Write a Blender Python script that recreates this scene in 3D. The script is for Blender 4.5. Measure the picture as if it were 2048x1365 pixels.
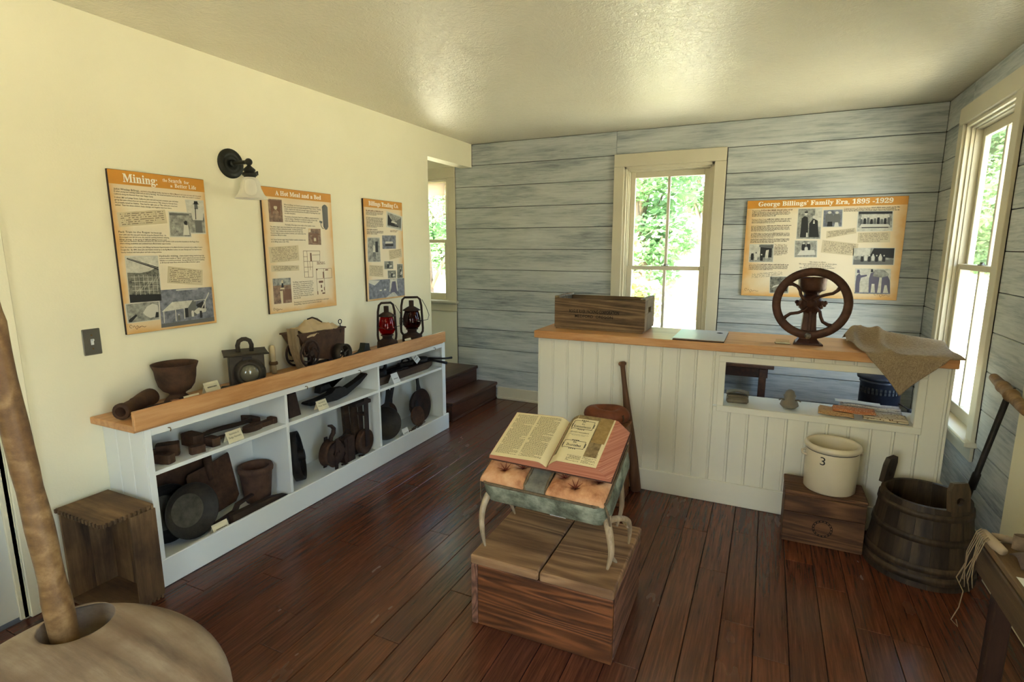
import bpy, math, random
from mathutils import Vector, Matrix, Euler
import numpy as np

for o in list(bpy.data.objects):
    bpy.data.objects.remove(o, do_unlink=True)
scene = bpy.context.scene
COL = scene.collection
PI = math.pi
H, D, W = 2.5, 4.8, 3.725          # ceiling height, back wall, right wall
YF = -1.6                          # wall behind the camera

# ------------------------------------------------------------------ camera
cam_d = bpy.data.cameras.new('camera')
cam_d.sensor_fit = 'HORIZONTAL'
cam_d.sensor_width = 36.0
cam_d.lens = 1083.66 / 2048 * 36
cam_d.clip_start = 0.02
cam = bpy.data.objects.new('camera', cam_d)
COL.objects.link(cam)
cam.location = (2.687, 0.0, 1.522)
cam.rotation_euler = (math.radians(90 - 9.855), 0, math.radians(25.143))
scene.camera = cam

# ------------------------------------------------------------------ sky, sun, exposure
world = bpy.data.worlds.new('sky')
scene.world = world
world.use_nodes = True
wn, wl = world.node_tree.nodes, world.node_tree.links
wn.clear()
w_out = wn.new('ShaderNodeOutputWorld')
w_bg = wn.new('ShaderNodeBackground')
w_sky = wn.new('ShaderNodeTexSky')
w_sky.sky_type = 'NISHITA'
w_sky.sun_disc = False
w_sky.sun_elevation = math.radians(52)
w_sky.sun_rotation = math.radians(215)
w_sky.dust_density = 3.0
w_sky.air_density = 1.0
w_bg.inputs['Strength'].default_value = 0.85
wl.new(w_sky.outputs[0], w_bg.inputs[0])
wl.new(w_bg.outputs[0], w_out.inputs[0])

sun_d = bpy.data.lights.new('sun', 'SUN')
sun_d.energy = 22.0
sun_d.angle = math.radians(0.6)
sun_d.color = (1.0, 0.93, 0.84)
sun = bpy.data.objects.new('sun', sun_d)
COL.objects.link(sun)
# high sun, over the roof from behind and left of the camera
sun_dir = Vector((0.50, 0.55, -1.05)).normalized()
sun.rotation_euler = sun_dir.to_track_quat('-Z', 'Y').to_euler()
sun.location = (-4, -6, 12)

scene.view_settings.view_transform = 'Standard'
scene.view_settings.look = 'None'
scene.view_settings.exposure = 1.88
scene.view_settings.gamma = 1.0
scene.view_settings.use_curve_mapping = False

def portal(loc, rot, sx, sy):
    d = bpy.data.lights.new('window_portal', 'AREA')
    d.shape = 'RECTANGLE'
    d.size, d.size_y = sx, sy
    d.cycles.is_portal = True
    o = bpy.data.objects.new('window_portal', d)
    COL.objects.link(o)
    o.location = loc
    o.rotation_euler = rot
    return o

# ------------------------------------------------------------------ mesh building
def I4():
    return Matrix.Identity(4)
def T(x, y, z):
    return Matrix.Translation((x, y, z))
def RX(a): return Matrix.Rotation(a, 4, 'X')
def RY(a): return Matrix.Rotation(a, 4, 'Y')
def RZ(a): return Matrix.Rotation(a, 4, 'Z')

class MB:
    """collects shapes, then links them as one mesh object"""
    def __init__(s):
        s.v, s.f, s.sm, s.mi = [], [], [], []
    def add(s, vs, fs, M=None, smooth=False, mi=0):
        b = len(s.v)
        if M is not None:
            vs = [tuple(M @ Vector(p)) for p in vs]
        s.v += [tuple(p) for p in vs]
        s.f += [tuple(b + i for i in f) for f in fs]
        s.sm += [smooth] * len(fs)
        s.mi += [mi] * len(fs)
        return s
    def box(s, c, d, bev=0.0, M=None, mi=0):
        hx, hy, hz = d[0] / 2, d[1] / 2, d[2] / 2
        b = min(bev, hx * .9, hy * .9, hz * .9)
        if b <= 0:
            vs = [(c[0] + i * hx, c[1] + j * hy, c[2] + k * hz) for i in (-1, 1) for j in (-1, 1) for k in (-1, 1)]
            fs = [(0, 1, 3, 2), (4, 6, 7, 5), (0, 4, 5, 1), (2, 3, 7, 6), (0, 2, 6, 4), (1, 5, 7, 3)]
            return s.add(vs, fs, M, False, mi)
        vs, idx = [], {}
        h = (hx, hy, hz)
        for i in (-1, 1):
            for j in (-1, 1):
                for k in (-1, 1):
                    for ax in range(3):
                        sg = (i, j, k)
                        p = [c[a] + sg[a] * (h[a] if a == ax else h[a] - b) for a in range(3)]
                        idx[(sg, ax)] = len(vs)
                        vs.append(p)
        fs = []
        for ax in range(3):
            o1, o2 = (ax + 1) % 3, (ax + 2) % 3
            for sg in (-1, 1):
                q = []
                for a, e in ((-1, -1), (1, -1), (1, 1), (-1, 1)):
                    t = [0, 0, 0]; t[ax] = sg; t[o1] = a; t[o2] = e
                    q.append(idx[(tuple(t), ax)])
                fs.append(tuple(q) if sg > 0 else tuple(q[::-1]))
        for ax in range(3):
            o1, o2 = (ax + 1) % 3, (ax + 2) % 3
            for a in (-1, 1):
                for e in (-1, 1):
                    t0 = [0, 0, 0]; t0[ax] = -1; t0[o1] = a; t0[o2] = e
                    t1 = list(t0); t1[ax] = 1
                    t0, t1 = tuple(t0), tuple(t1)
                    q = (idx[(t0, o1)], idx[(t1, o1)], idx[(t1, o2)], idx[(t0, o2)])
                    fs.append(q if a * e < 0 else q[::-1])
        for i in (-1, 1):
            for j in (-1, 1):
                for k in (-1, 1):
                    q = tuple(idx[((i, j, k), a)] for a in range(3))
                    fs.append(q if i * j * k > 0 else q[::-1])
        return s.add(vs, fs, M, False, mi)
    def bb(s, x0, x1, y0, y1, z0, z1, bev=0.0, M=None, mi=0):
        return s.box(((x0 + x1) / 2, (y0 + y1) / 2, (z0 + z1) / 2), (abs(x1 - x0), abs(y1 - y0), abs(z1 - z0)), bev, M, mi)
    def lathe(s, prof, n=24, M=None, smooth=True, mi=0, arc=2 * PI):
        full = abs(arc - 2 * PI) < 1e-6
        m = n if full else n + 1
        vs, fs = [], []
        for r, z in prof:
            for i in range(m):
                a = arc * i / n
                vs.append((r * math.cos(a), r * math.sin(a), z))
        for j in range(len(prof) - 1):
            for i in range(n):
                i2 = (i + 1) % m
                fs.append((j * m + i, j * m + i2, (j + 1) * m + i2, (j + 1) * m + i))
        return s.add(vs, fs, M, smooth, mi)
    def cyl(s, p0, p1, r0, r1=None, n=14, M=None, mi=0):
        r1 = r0 if r1 is None else r1
        p0, p1 = Vector(p0), Vector(p1)
        q = (p1 - p0).to_track_quat('Z', 'Y').to_matrix().to_4x4()
        L = (p1 - p0).length
        Mx = Matrix.Translation(p0) @ q
        if M is not None: Mx = M @ Mx
        s.lathe([(r0, 0), (r1, L)], n, Mx, True, mi)
        for z, r, rev in ((0, r0, True), (L, r1, False)):
            vs = [(r * math.cos(2 * PI * i / n), r * math.sin(2 * PI * i / n), z) for i in range(n)]
            f = tuple(range(n))
            s.add(vs, [f[::-1] if rev else f], Mx, False, mi)
        return s
    def tube(s, pts, r, n=8, closed=False, M=None, mi=0, flat=1.0, up=None):
        P = [Vector(p) for p in pts]
        N = len(P)
        rs = r if isinstance(r, (list, tuple)) else [r] * N
        vs, fs = [], []
        u = None
        for i in range(N):
            if closed: t = P[(i + 1) % N] - P[i - 1]
            else: t = P[min(i + 1, N - 1)] - P[max(i - 1, 0)]
            if t.length < 1e-9: t = Vector((0, 0, 1))
            t.normalize()
            if up is not None: u = Vector(up)
            elif u is None: u = Vector((0, 0, 1)) if abs(t.z) < .9 else Vector((1, 0, 0))
            u = u - t * u.dot(t)
            if u.length < 1e-6: u = t.orthogonal()
            u.normalize()
            w = t.cross(u)
            for k in range(n):
                a = 2 * PI * k / n
                vs.append(P[i] + (u * math.cos(a) * flat + w * math.sin(a)) * rs[i])
        m = N if closed else N - 1
        for i in range(m):
            for k in range(n):
                a, b = i * n + k, i * n + (k + 1) % n
                c, d = ((i + 1) % N) * n + (k + 1) % n, ((i + 1) % N) * n + k
                fs.append((a, b, c, d))
        if not closed:
            fs.append(tuple(range(n))[::-1])
            fs.append(tuple((N - 1) * n + k for k in range(n)))
        return s.add(vs, fs, M, n > 4, mi)
    def prism(s, poly, z0, z1, M=None, mi=0, smooth=False):
        n = len(poly)
        area = sum(poly[i][0] * poly[(i + 1) % n][1] - poly[(i + 1) % n][0] * poly[i][1] for i in range(n))
        if area < 0: poly = list(poly)[::-1]
        vs = [(x, y, z0) for x, y in poly] + [(x, y, z1) for x, y in poly]
        s.add(vs, [tuple(range(n))[::-1], tuple(range(n, 2 * n))], M, False, mi)
        b = len(s.v) - 2 * n
        for i in range(n):
            j = (i + 1) % n
            s.f.append((b + i, b + j, b + n + j, b + n + i)); s.sm.append(smooth); s.mi.append(mi)
        return s
    def ring(s, outer, inner, z0, z1, M=None, mi=0):
        """prism with a hole; outer and inner have the same count"""
        n = len(outer)
        vs = [(x, y, z) for z in (z0, z1) for P in (outer, inner) for x, y in P]
        fs = []
        for i in range(n):
            j = (i + 1) % n
            o0, i0, o1, i1 = i, n + i, 2 * n + i, 3 * n + i
            p0, q0, p1, q1 = j, n + j, 2 * n + j, 3 * n + j
            fs += [(o1, p1, q1, i1), (o0, i0, q0, p0), (o0, p0, p1, o1), (i0, i1, q1, q0)]
        return s.add(vs, fs, M, False, mi)
    def ball(s, c, r, n=12, M=None, mi=0, sq=(1, 1, 1)):
        prof = [(max(1e-5, r * math.sin(PI * k / (n // 2 + 2))), -r * math.cos(PI * k / (n // 2 + 2))) for k in range(n // 2 + 3)]
        Mx = T(*c) @ Matrix.Diagonal((sq[0], sq[1], sq[2], 1))
        if M is not None: Mx = M @ Mx
        return s.lathe(prof, n, Mx, True, mi)
    def torus(s, R, r, n=24, k=8, M=None, mi=0, arc=2 * PI):
        full = abs(arc - 2 * PI) < 1e-6
        N = n if full else n + 1
        pts = [(R * math.cos(arc * i / n), R * math.sin(arc * i / n), 0) for i in range(N)]
        return s.tube(pts, r, k, full, M, mi, up=(0, 0, 1))
    def grid(s, fn, nu, nv, M=None, smooth=True, mi=0):
        vs = [fn(i / nu, j / nv) for i in range(nu + 1) for j in range(nv + 1)]
        w = nv + 1
        fs = [(i * w + j, (i + 1) * w + j, (i + 1) * w + j + 1, i * w + j + 1) for i in range(nu) for j in range(nv)]
        return s.add(vs, fs, M, smooth, mi)
    def quad(s, a, b, c, d, M=None, mi=0):
        return s.add([a, b, c, d], [(0, 1, 2, 3)], M, False, mi)
    def mesh(s, name, mats):
        me = bpy.data.meshes.new(name)
        me.from_pydata(s.v, [], s.f)
        me.polygons.foreach_set('use_smooth', s.sm)
        mats = mats if isinstance(mats, (list, tuple)) else [mats]
        for m in mats: me.materials.append(m)
        if len(mats) > 1: me.polygons.foreach_set('material_index', s.mi)
        me.update()
        return me
    def build(s, name, mats, parent=None, M=None):
        return link(name, s.mesh(name, mats), parent, M)

def link(name, me, parent=None, M=None):
    o = bpy.data.objects.new(name, me)
    COL.objects.link(o)
    if parent is not None: o.parent = parent
    if M is not None: o.matrix_local = M
    return o

def tag(o, label=None, cat=None, group=None, kind=None):
    if label: o['label'] = label
    if cat: o['category'] = cat
    if group: o['group'] = group
    if kind: o['kind'] = kind
    return o

def thing(name, label, cat, loc=(0, 0, 0), rot=(0, 0, 0), group=None, kind=None):
    o = bpy.data.objects.new(name, None)
    o.empty_display_size = 0.05
    COL.objects.link(o)
    o.location = loc
    o.rotation_euler = rot
    return tag(o, label, cat, group, kind)

def wobble(o, amt, seed=0, scale=8.0):
    """uneven hand-made surface: push vertices about a little"""
    rnd = random.Random(seed)
    ph = [rnd.uniform(0, 6.28) for _ in range(6)]
    for v in o.data.vertices:
        c = v.co
        v.co = (c.x + amt * math.sin(scale * c.y + ph[0]) * math.cos(scale * 1.3 * c.z + ph[1]),
                c.y + amt * math.sin(scale * c.z + ph[2]) * math.cos(scale * 1.1 * c.x + ph[3]),
                c.z + amt * math.sin(scale * c.x + ph[4]) * math.cos(scale * .9 * c.y + ph[5]))

def solid(o, th, off=0.0):
    m = o.modifiers.new('thickness', 'SOLIDIFY')
    m.thickness = th
    m.offset = off
    return o

# ------------------------------------------------------------------ materials
def lin(r, g, b):
    def c(x):
        x /= 255.0
        return x / 12.92 if x <= .04045 else ((x + .055) / 1.055) ** 2.4
    return (c(r), c(g), c(b), 1)

class NT:
    def __init__(s, name):
        s.m = bpy.data.materials.new(name)
        s.m.use_nodes = True
        s.n, s.l = s.m.node_tree.nodes, s.m.node_tree.links
        s.b = s.n['Principled BSDF']
    def node(s, t, **kw):
        n = s.n.new(t)
        for k, v in kw.items(): setattr(n, k, v)
        return n
    def set(s, n, **kw):
        for k, v in kw.items():
            n.inputs[k.replace('_', ' ')].default_value = v
        return n
    def coords(s, scale=(1, 1, 1), rnd=True, kind='Object', rot=(0, 0, 0)):
        tc = s.node('ShaderNodeTexCoord')
        out = tc.outputs[kind]
        if rnd:
            oi = s.node('ShaderNodeObjectInfo')
            mu = s.node('ShaderNodeVectorMath', operation='MULTIPLY')
            s.l.new(oi.outputs['Random'], mu.inputs[0])
            mu.inputs[1].default_value = (5.3, 3.7, 7.1)
            ad = s.node('ShaderNodeVectorMath', operation='ADD')
            s.l.new(out, ad.inputs[0]); s.l.new(mu.outputs[0], ad.inputs[1])
            out = ad.outputs[0]
        mp = s.node('ShaderNodeMapping')
        mp.inputs['Scale'].default_value = scale
        mp.inputs['Rotation'].default_value = rot
        s.l.new(out, mp.inputs[0])
        return mp.outputs[0]
    def noise(s, vec, scale, detail=4, rough=.55, dist=0.0):
        n = s.node('ShaderNodeTexNoise')
        s.set(n, Scale=scale, Detail=detail, Roughness=rough, Distortion=dist)
        s.l.new(vec, n.inputs['Vector'])
        return n.outputs['Fac']
    def ramp(s, fac, stops, interp='LINEAR'):
        r = s.node('ShaderNodeValToRGB')
        r.color_ramp.interpolation = interp
        e = r.color_ramp.elements
        while len(e) < len(stops): e.new(.5)
        for el, (p, c) in zip(e, stops):
            el.position = p
            el.color = c
        s.l.new(fac, r.inputs[0])
        return r.outputs[0]
    def mix(s, fac, a, b, mode='MIX'):
        m = s.node('ShaderNodeMix', data_type='RGBA', blend_type=mode)
        for sock, v in ((m.inputs[0], fac), (m.inputs[6], a), (m.inputs[7], b)):
            if hasattr(v, 'links') or isinstance(v, bpy.types.NodeSocket): s.l.new(v, sock)
            else: sock.default_value = v
        return m.outputs[2]
    def math(s, op, a, b=0.0, c=None):
        m = s.node('ShaderNodeMath', operation=op)
        for k, v in enumerate((a, b, c)):
            if v is None: continue
            if isinstance(v, bpy.types.NodeSocket): s.l.new(v, m.inputs[k])
            else: m.inputs[k].default_value = v
        return m.outputs[0]
    def color(s, c):
        if isinstance(c, bpy.types.NodeSocket): s.l.new(c, s.b.inputs['Base Color'])
        else: s.b.inputs['Base Color'].default_value = c
    def bump(s, h, strength=.3, dist=.01):
        b = s.node('ShaderNodeBump')
        s.set(b, Strength=strength, Distance=dist)
        s.l.new(h, b.inputs['Height'])
        s.l.new(b.outputs[0], s.b.inputs['Normal'])
    def p(s, rough=.5, metal=0.0, spec=.5):
        s.b.inputs['Roughness'].default_value = rough
        s.b.inputs['Metallic'].default_value = metal
        s.b.inputs['Specular IOR Level'].default_value = spec
        return s.m

def mat_paint(name, rgb, rough=.6, bs=0, bump=0.0, var=.06, spec=.4, bd=.002):
    t = NT(name)
    v = t.coords(rnd=False)
    n = t.noise(v, 3.0, 5)
    c = lin(*rgb)
    d = tuple(x * (1 - var * 2) for x in c[:3]) + (1,)
    t.color(t.ramp(n, [(.3, d), (.7, c)]))
    if bs: t.bump(t.noise(v, bs, 3), bump, bd)
    return t.p(rough, 0, spec)

def mat_wood(name, dark, mid, light, axis='X', scale=1.0, rough=.55, bump=.25, rings=9.0, ringmix=.5, spec=.35, dirt=None, rnd=True, rv=0.0):
    t = NT(name)
    sc = {'X': (1.1, 11, 11), 'Y': (11, 1.1, 11), 'Z': (11, 11, 1.1)}[axis]
    v = t.coords(tuple(a * scale for a in sc), rnd)
    big = t.noise(v, .33, 3, .45, .9)
    fine = t.noise(v, 5.0, 9, .7)
    amp = t.math('MULTIPLY', t.noise(t.coords((2.2, 2.2, 2.2), rnd), 1.7, 3), ringmix * 1.1)
    rg = t.math('SINE', t.math('MULTIPLY_ADD', fine, 1.6, t.math('MULTIPLY', big, rings * 6.28)))
    rg = t.math('MULTIPLY_ADD', rg, t.math('MULTIPLY', amp, .6), .5)
    tot = t.math('MULTIPLY_ADD', fine, .9, t.math('SUBTRACT', rg, .45))
    col = t.ramp(tot, [(.18, lin(*dark)), (.5, lin(*mid)), (.82, lin(*light))])
    if rv:
        oi = t.node('ShaderNodeObjectInfo')
        hs = t.node('ShaderNodeHueSaturation')
        t.l.new(t.math('MULTIPLY_ADD', oi.outputs['Random'], rv, 1 - rv / 2), hs.inputs['Value'])
        t.l.new(col, hs.inputs['Color'])
        col = hs.outputs[0]
    if dirt:
        col = t.mix(t.ramp(t.noise(t.coords((3, 3, 3), rnd), 1.6, 5), [(.45, (0, 0, 0, 1)), (.75, (1, 1, 1, 1))]), col, lin(*dirt))
    t.color(col)
    t.bump(tot, bump, .004)
    return t.p(rough, 0, spec)

def mat_iron(name, a, b, rough=.75, metal=.25, scale=14.0, bump=.35, c=None):
    t = NT(name)
    v = t.coords((1, 1, 1), True)
    n = t.noise(v, scale, 8, .68)
    st = [(.32, lin(*a)), (.66, lin(*b))]
    if c: st.append((.8, lin(*c)))
    t.color(t.ramp(n, st))
    t.bump(t.noise(v, scale * 4, 4), bump, .003)
    return t.p(rough, metal, .4)

def mat_plain(name, rgb, rough=.6, metal=0.0, spec=.4):
    t = NT(name)
    c = lin(*rgb)
    n = t.noise(t.coords((1, 1, 1), True), 12, 3)
    t.color(t.ramp(n, [(.3, tuple(x * .9 for x in c[:3]) + (1,)), (.7, c)]))
    return t.p(rough, metal, spec)

M = {}
M['wall'] = mat_paint('cream_wall_paint', (238, 231, 199), .62, 110, .22, .02, .35)
M['alcove'] = mat_paint('alcove_wall_paint', (226, 221, 198), .65, 110, .2, .02)
M['trim'] = mat_paint('beige_trim_paint', (206, 198, 172), .45, 0, 0, .03)
M['white'] = mat_paint('white_shelf_paint', (232, 234, 226), .45, 0, 0, .02)
M['ivory'] = mat_paint('ivory_beadboard_paint', (228, 224, 204), .45, 0, 0, .02)
M['door'] = mat_paint('door_paint', (228, 228, 214), .5, 0, 0, .02)
t = NT('textured_ceiling')
v = t.coords((1, 1, 1), False)
t.color(t.ramp(t.noise(v, 2, 4), [(.3, lin(226, 218, 192)), (.7, lin(232, 225, 200))]))
hgt = t.math('ADD', t.noise(v, 26, 5, .62, 1.2), t.math('MULTIPLY', t.noise(v, 120, 3), .35))
t.bump(hgt, .8, .006)
M['ceiling'] = t.p(.26, 0, .7)

# whitewashed grey boards, each plank with its own grain
def mat_wash(name, axis):
    t = NT(name)
    sc = {'X': (1.3, 20, 20), 'Y': (20, 1.3, 20)}[axis]
    v = t.coords(sc, True)
    fine = t.noise(v, 3.2, 9, .72, .5)
    blot = t.noise(t.coords({'X': (.8, 5, 5), 'Y': (5, .8, 5)}[axis], True), 1.3, 4, .55, .6)
    tot = t.math('ADD', t.math('MULTIPLY', fine, .62), t.math('MULTIPLY', blot, .55))
    t.color(t.ramp(tot, [(.38, lin(104, 110, 112)), (.49, lin(150, 156, 155)), (.6, lin(182, 186, 182)), (.8, lin(206, 208, 202))]))
    t.bump(fine, .2, .003)
    return t.p(.62, 0, .35)
M['washX'] = mat_wash('whitewashed_plank_x', 'X')
M['washY'] = mat_wash('whitewashed_plank_y', 'Y')
M['gap'] = mat_plain('dark_wall_backing', (52, 50, 46), .9)

# dark red-brown hand-scraped floor boards
t = NT('dark_floor_board')
v = t.coords((26, 1.1, 26), True)
fine = t.noise(v, 3.5, 8, .68, .3)
oi = t.node('ShaderNodeObjectInfo')
base = t.ramp(fine, [(.25, lin(52, 26, 15)), (.5, lin(92, 50, 30)), (.78, lin(124, 74, 48))])
alt = t.ramp(fine, [(.25, lin(44, 24, 18)), (.5, lin(78, 44, 32)), (.78, lin(108, 66, 50))])
t.color(t.mix(oi.outputs['Random'], base, alt))
scr = t.noise(t.coords((13, .55, 13), True), 2.0, 3, .5, .2)
t.bump(t.math('ADD', t.math('MULTIPLY', scr, 1.0), fine), .17, .003)
rg = t.noise(t.coords((2, .7, 2), True), 2.2, 4)
t.l.new(t.math('MULTIPLY_ADD', rg, .2, .14), t.b.inputs['Roughness'])
t.b.inputs['Specular IOR Level'].default_value = .5
M['floor'] = t.m

M['oak'] = mat_wood('honey_oak', (170, 114, 64), (198, 146, 94), (214, 168, 118), 'X', 1.0, .38, .08, 5, .3)
M['oakY'] = mat_wood('honey_oak_lip', (172, 116, 66), (200, 148, 96), (216, 170, 120), 'Y', 1.0, .38, .08, 5, .3)
M['block'] = mat_wood('weathered_fir', (88, 62, 40), (130, 98, 66), (164, 130, 92), 'X', .55, .66, .5, 24, .5)  # block top: weathered tone, lightened in the colour as the lit face
M['blockD'] = mat_wood('dark_fir', (50, 27, 13), (96, 56, 28), (136, 84, 46), 'X', .6, .5, .5, 34, .5)  # on the block front, the shade of that face is in the colour
M['blockY'] = mat_wood('dark_fir_side', (60, 38, 26), (112, 76, 56), (146, 106, 82), 'Y', .6, .6, .5, 34, .5)  # block sides: cool light from the sky mixed into the colour
M['crate'] = mat_wood('old_crate_wood', (62, 44, 26), (104, 78, 48), (138, 108, 70), 'Z', .8, .75, .35, 4, .4, dirt=(58, 40, 24))
M['crateH'] = mat_wood('old_crate_wood_top', (62, 44, 26), (104, 78, 48), (138, 108, 70), 'X', .8, .75, .35, 4, .4, dirt=(58, 40, 24))
M['fruit'] = mat_wood('dark_fruit_crate', (58, 44, 29), (104, 82, 57), (142, 116, 84), 'X', 1.0, .7, .4, 18, .5)
M['fruitY'] = mat_wood('fruit_crate_end', (62, 50, 34), (112, 94, 66), (146, 126, 92), 'Z', 1.0, .7, .4, 16, .4)
M['box'] = mat_wood('brown_box_wood', (48, 30, 18), (90, 60, 38), (128, 92, 62), 'X', .8, .66, .45, 30, .45)
M['stave'] = mat_wood('dark_stave', (26, 20, 14), (56, 44, 30), (86, 70, 50), 'Z', .9, .55, .4, 4, .4, rv=.5)
M['step'] = mat_wood('dark_step_wood', (40, 22, 14), (66, 38, 25), (92, 58, 40), 'Y', .8, .35, .12, 4, .3, spec=.5)
M['stump'] = mat_wood('weathered_stump', (96, 78, 60), (142, 122, 98), (174, 156, 130), 'X', .35, .72, .5, 14, .5, dirt=(122, 98, 74), rnd=False)
M['pole'] = mat_wood('peeled_pole', (84, 60, 34), (124, 94, 56), (160, 130, 88), 'X', .9, .5, .3, 8, .4, dirt=(98, 68, 38))
M['bat'] = mat_wood('old_bat_wood', (60, 38, 24), (98, 66, 42), (124, 88, 58), 'Z', .6, .55, .15, 3, .3)
M['toolwood'] = mat_wood('dark_tool_wood', (32, 22, 14), (60, 43, 28), (84, 64, 44), 'Y', 1.0, .7, .3, 4, .4)
M['bench'] = mat_wood('bench_wood', (50, 36, 22), (92, 70, 44), (124, 98, 64), 'Y', .8, .7, .35, 5, .5)
M['benchleg'] = mat_wood('bench_leg_wood', (26, 15, 9), (48, 29, 18), (66, 42, 28), 'Z', .8, .6, .3, 4, .4)
M['rust'] = mat_iron('rusty_iron', (52, 36, 26), (92, 64, 44), .82, .2, 12, .4, (120, 82, 54))
M['rustD'] = mat_iron('dark_rusty_iron', (34, 25, 20), (66, 46, 34), .78, .25, 12, .4)
M['iron'] = mat_iron('black_iron', (22, 20, 18), (46, 40, 34), .6, .4, 14, .3)
M['lampmetal'] = mat_iron('grimy_lamp_metal', (38, 33, 26), (72, 63, 48), .62, .35, 10, .3)
M['green'] = mat_iron('dark_green_iron', (30, 36, 30), (58, 62, 52), .7, .2, 10, .3)
M['bronze'] = mat_iron('dark_bronze', (32, 34, 28), (50, 50, 42), .45, .5, 20, .1)
M['mill'] = mat_iron('mill_iron', (52, 32, 24), (84, 54, 40), .5, .45, 16, .35)
M['steel'] = mat_plain('brushed_plate', (122, 118, 108), .35, .8)
M['brass'] = mat_plain('dull_brass', (130, 104, 62), .4, .7)
M['soot'] = mat_iron('soot_pan', (30, 27, 23), (62, 56, 46), .6, .35, 9, .3, (104, 98, 82))
M['paper'] = mat_plain('cream_card', (226, 214, 176), .7)
M['cardwhite'] = mat_plain('white_card', (226, 228, 222), .6)
M['ink'] = mat_plain('print_ink', (46, 38, 30), .7)
M['inkbrown'] = mat_plain('brown_ink', (104, 62, 30), .7)
M['titleink'] = mat_plain('title_white', (246, 238, 216), .6)
M['clay'] = mat_iron('clay_pot', (66, 44, 32), (104, 74, 54), .85, 0, 9, .3)
M['stone'] = mat_paint('cream_stoneware', (216, 204, 174), .28, 0, 0, .03, .5)
M['burlap'] = None
t = NT('burlap_weave')
v = t.coords((1, 1, 1), False)
va = t.coords((900, 900, 60), False); vb = t.coords((60, 90, 900), False); vc = t.coords((90, 700, 700), False)
wz = t.math('ADD', t.math('MULTIPLY', t.noise(va, 1.0, 2), .5), t.math('MULTIPLY', t.math('ADD', t.noise(vb, 1.0, 2), t.noise(vc, 1.0, 2)), .25))
t.color(t.ramp(wz, [(.36, lin(104, 86, 66)), (.5, lin(152, 132, 104)), (.64, lin(182, 162, 132))]))
t.bump(wz, .6, .003)
M['burlap'] = t.p(.95, 0, .1)

def mat_glass(name, tint=(1, 1, 1), gl=.06):
    t = NT(name)
    t.n.remove(t.b)
    out = t.n['Material Output']
    tr = t.node('ShaderNodeBsdfTransparent'); tr.inputs[0].default_value = tint + (1,)
    g = t.node('ShaderNodeBsdfGlossy'); g.inputs['Roughness'].default_value = .02
    lw = t.node('ShaderNodeLayerWeight'); lw.inputs[0].default_value = .5
    fr = t.node('ShaderNodeMath', operation='MULTIPLY_ADD')
    t.l.new(t.math('POWER', lw.outputs['Facing'], 5.0), fr.inputs[0]); fr.inputs[1].default_value = .9; fr.inputs[2].default_value = .03
    mx = t.node('ShaderNodeMixShader')
    t.l.new(fr.outputs[0], mx.inputs[0]); t.l.new(tr.outputs[0], mx.inputs[1]); t.l.new(g.outputs[0], mx.inputs[2])
    t.l.new(mx.outputs[0], out.inputs[0])
    return t.m
M['glass'] = mat_glass('window_glass', (.96, .98, .97))
M['redglass'] = mat_glass('red_lantern_glass', (.74, .07, .05))
M['darkglass'] = mat_glass('dark_red_glass', (.36, .09, .07))
M['clear'] = mat_glass('clear_acrylic', (.93, .95, .9))
t = NT('frosted_shade'); t.color(lin(236, 232, 216)); t.b.inputs['Transmission Weight'].default_value = .25
M['frost'] = t.p(.35, 0, .5)
t = NT('lens_glass'); t.color(lin(104, 100, 82))
M['lens'] = t.p(.08, .1, .9)

# real words as thin print, bold serif letters for the titles
def serif(txt, style='bold'):
    up, lo, dg = {'bold': (0x1D400, 0x1D41A, 0x1D7CE), 'frak': (0x1D56C, 0x1D586, 0x1D7CE)}[style]
    r = ''
    for ch in txt:
        if 'A' <= ch <= 'Z': r += chr(up + ord(ch) - 65)
        elif 'a' <= ch <= 'z': r += chr(lo + ord(ch) - 97)
        elif '0' <= ch <= '9': r += chr(dg + ord(ch) - 48)
        else: r += ch
    return r

def text_mesh(body, mat, width=None, height=None, cap=None, align='LEFT', res=2, line=1.0, bold=0.0):
    """flat lettering; scaled so that it is `width` wide and its box `height` tall (or caps of `cap`)"""
    c = bpy.data.curves.new('lettering', 'FONT')
    c.body = body
    c.align_x = align
    c.resolution_u = res
    c.space_line = line
    c.offset = bold
    o = bpy.data.objects.new('lettering', c)
    COL.objects.link(o)
    bpy.context.view_layer.update()
    dg = bpy.context.evaluated_depsgraph_get()
    me = bpy.data.meshes.new_from_object(o.evaluated_get(dg))
    bpy.data.objects.remove(o, do_unlink=True)
    bpy.data.curves.remove(c)
    n = len(me.vertices)
    co = np.empty(n * 3); me.vertices.foreach_get('co', co); co = co.reshape(-1, 3)
    lo, hi = co.min(0), co.max(0)
    sy = None
    if cap: sy = cap / 0.69
    sx = width / (hi[0] - lo[0]) if width else sy
    if height: sy = height / (hi[1] - lo[1])
    if sy is None: sy = sx
    if align == 'LEFT': co[:, 0] -= lo[0]
    co[:, 0] *= sx; co[:, 1] *= sy
    me.vertices.foreach_set('co', co.ravel())
    me.materials.clear(); me.materials.append(mat)
    me.update()
    return me

def lettering(name, body, parent, x, y, z, mat, M4=None, **kw):
    me = text_mesh(body, mat, **kw)
    Mx = T(x, y, z)
    return link(name, me, parent, (M4 @ Mx) if M4 is not None else Mx)

# ================================================================== the room
rnd = random.Random(11)
S = 'structure'

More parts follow.
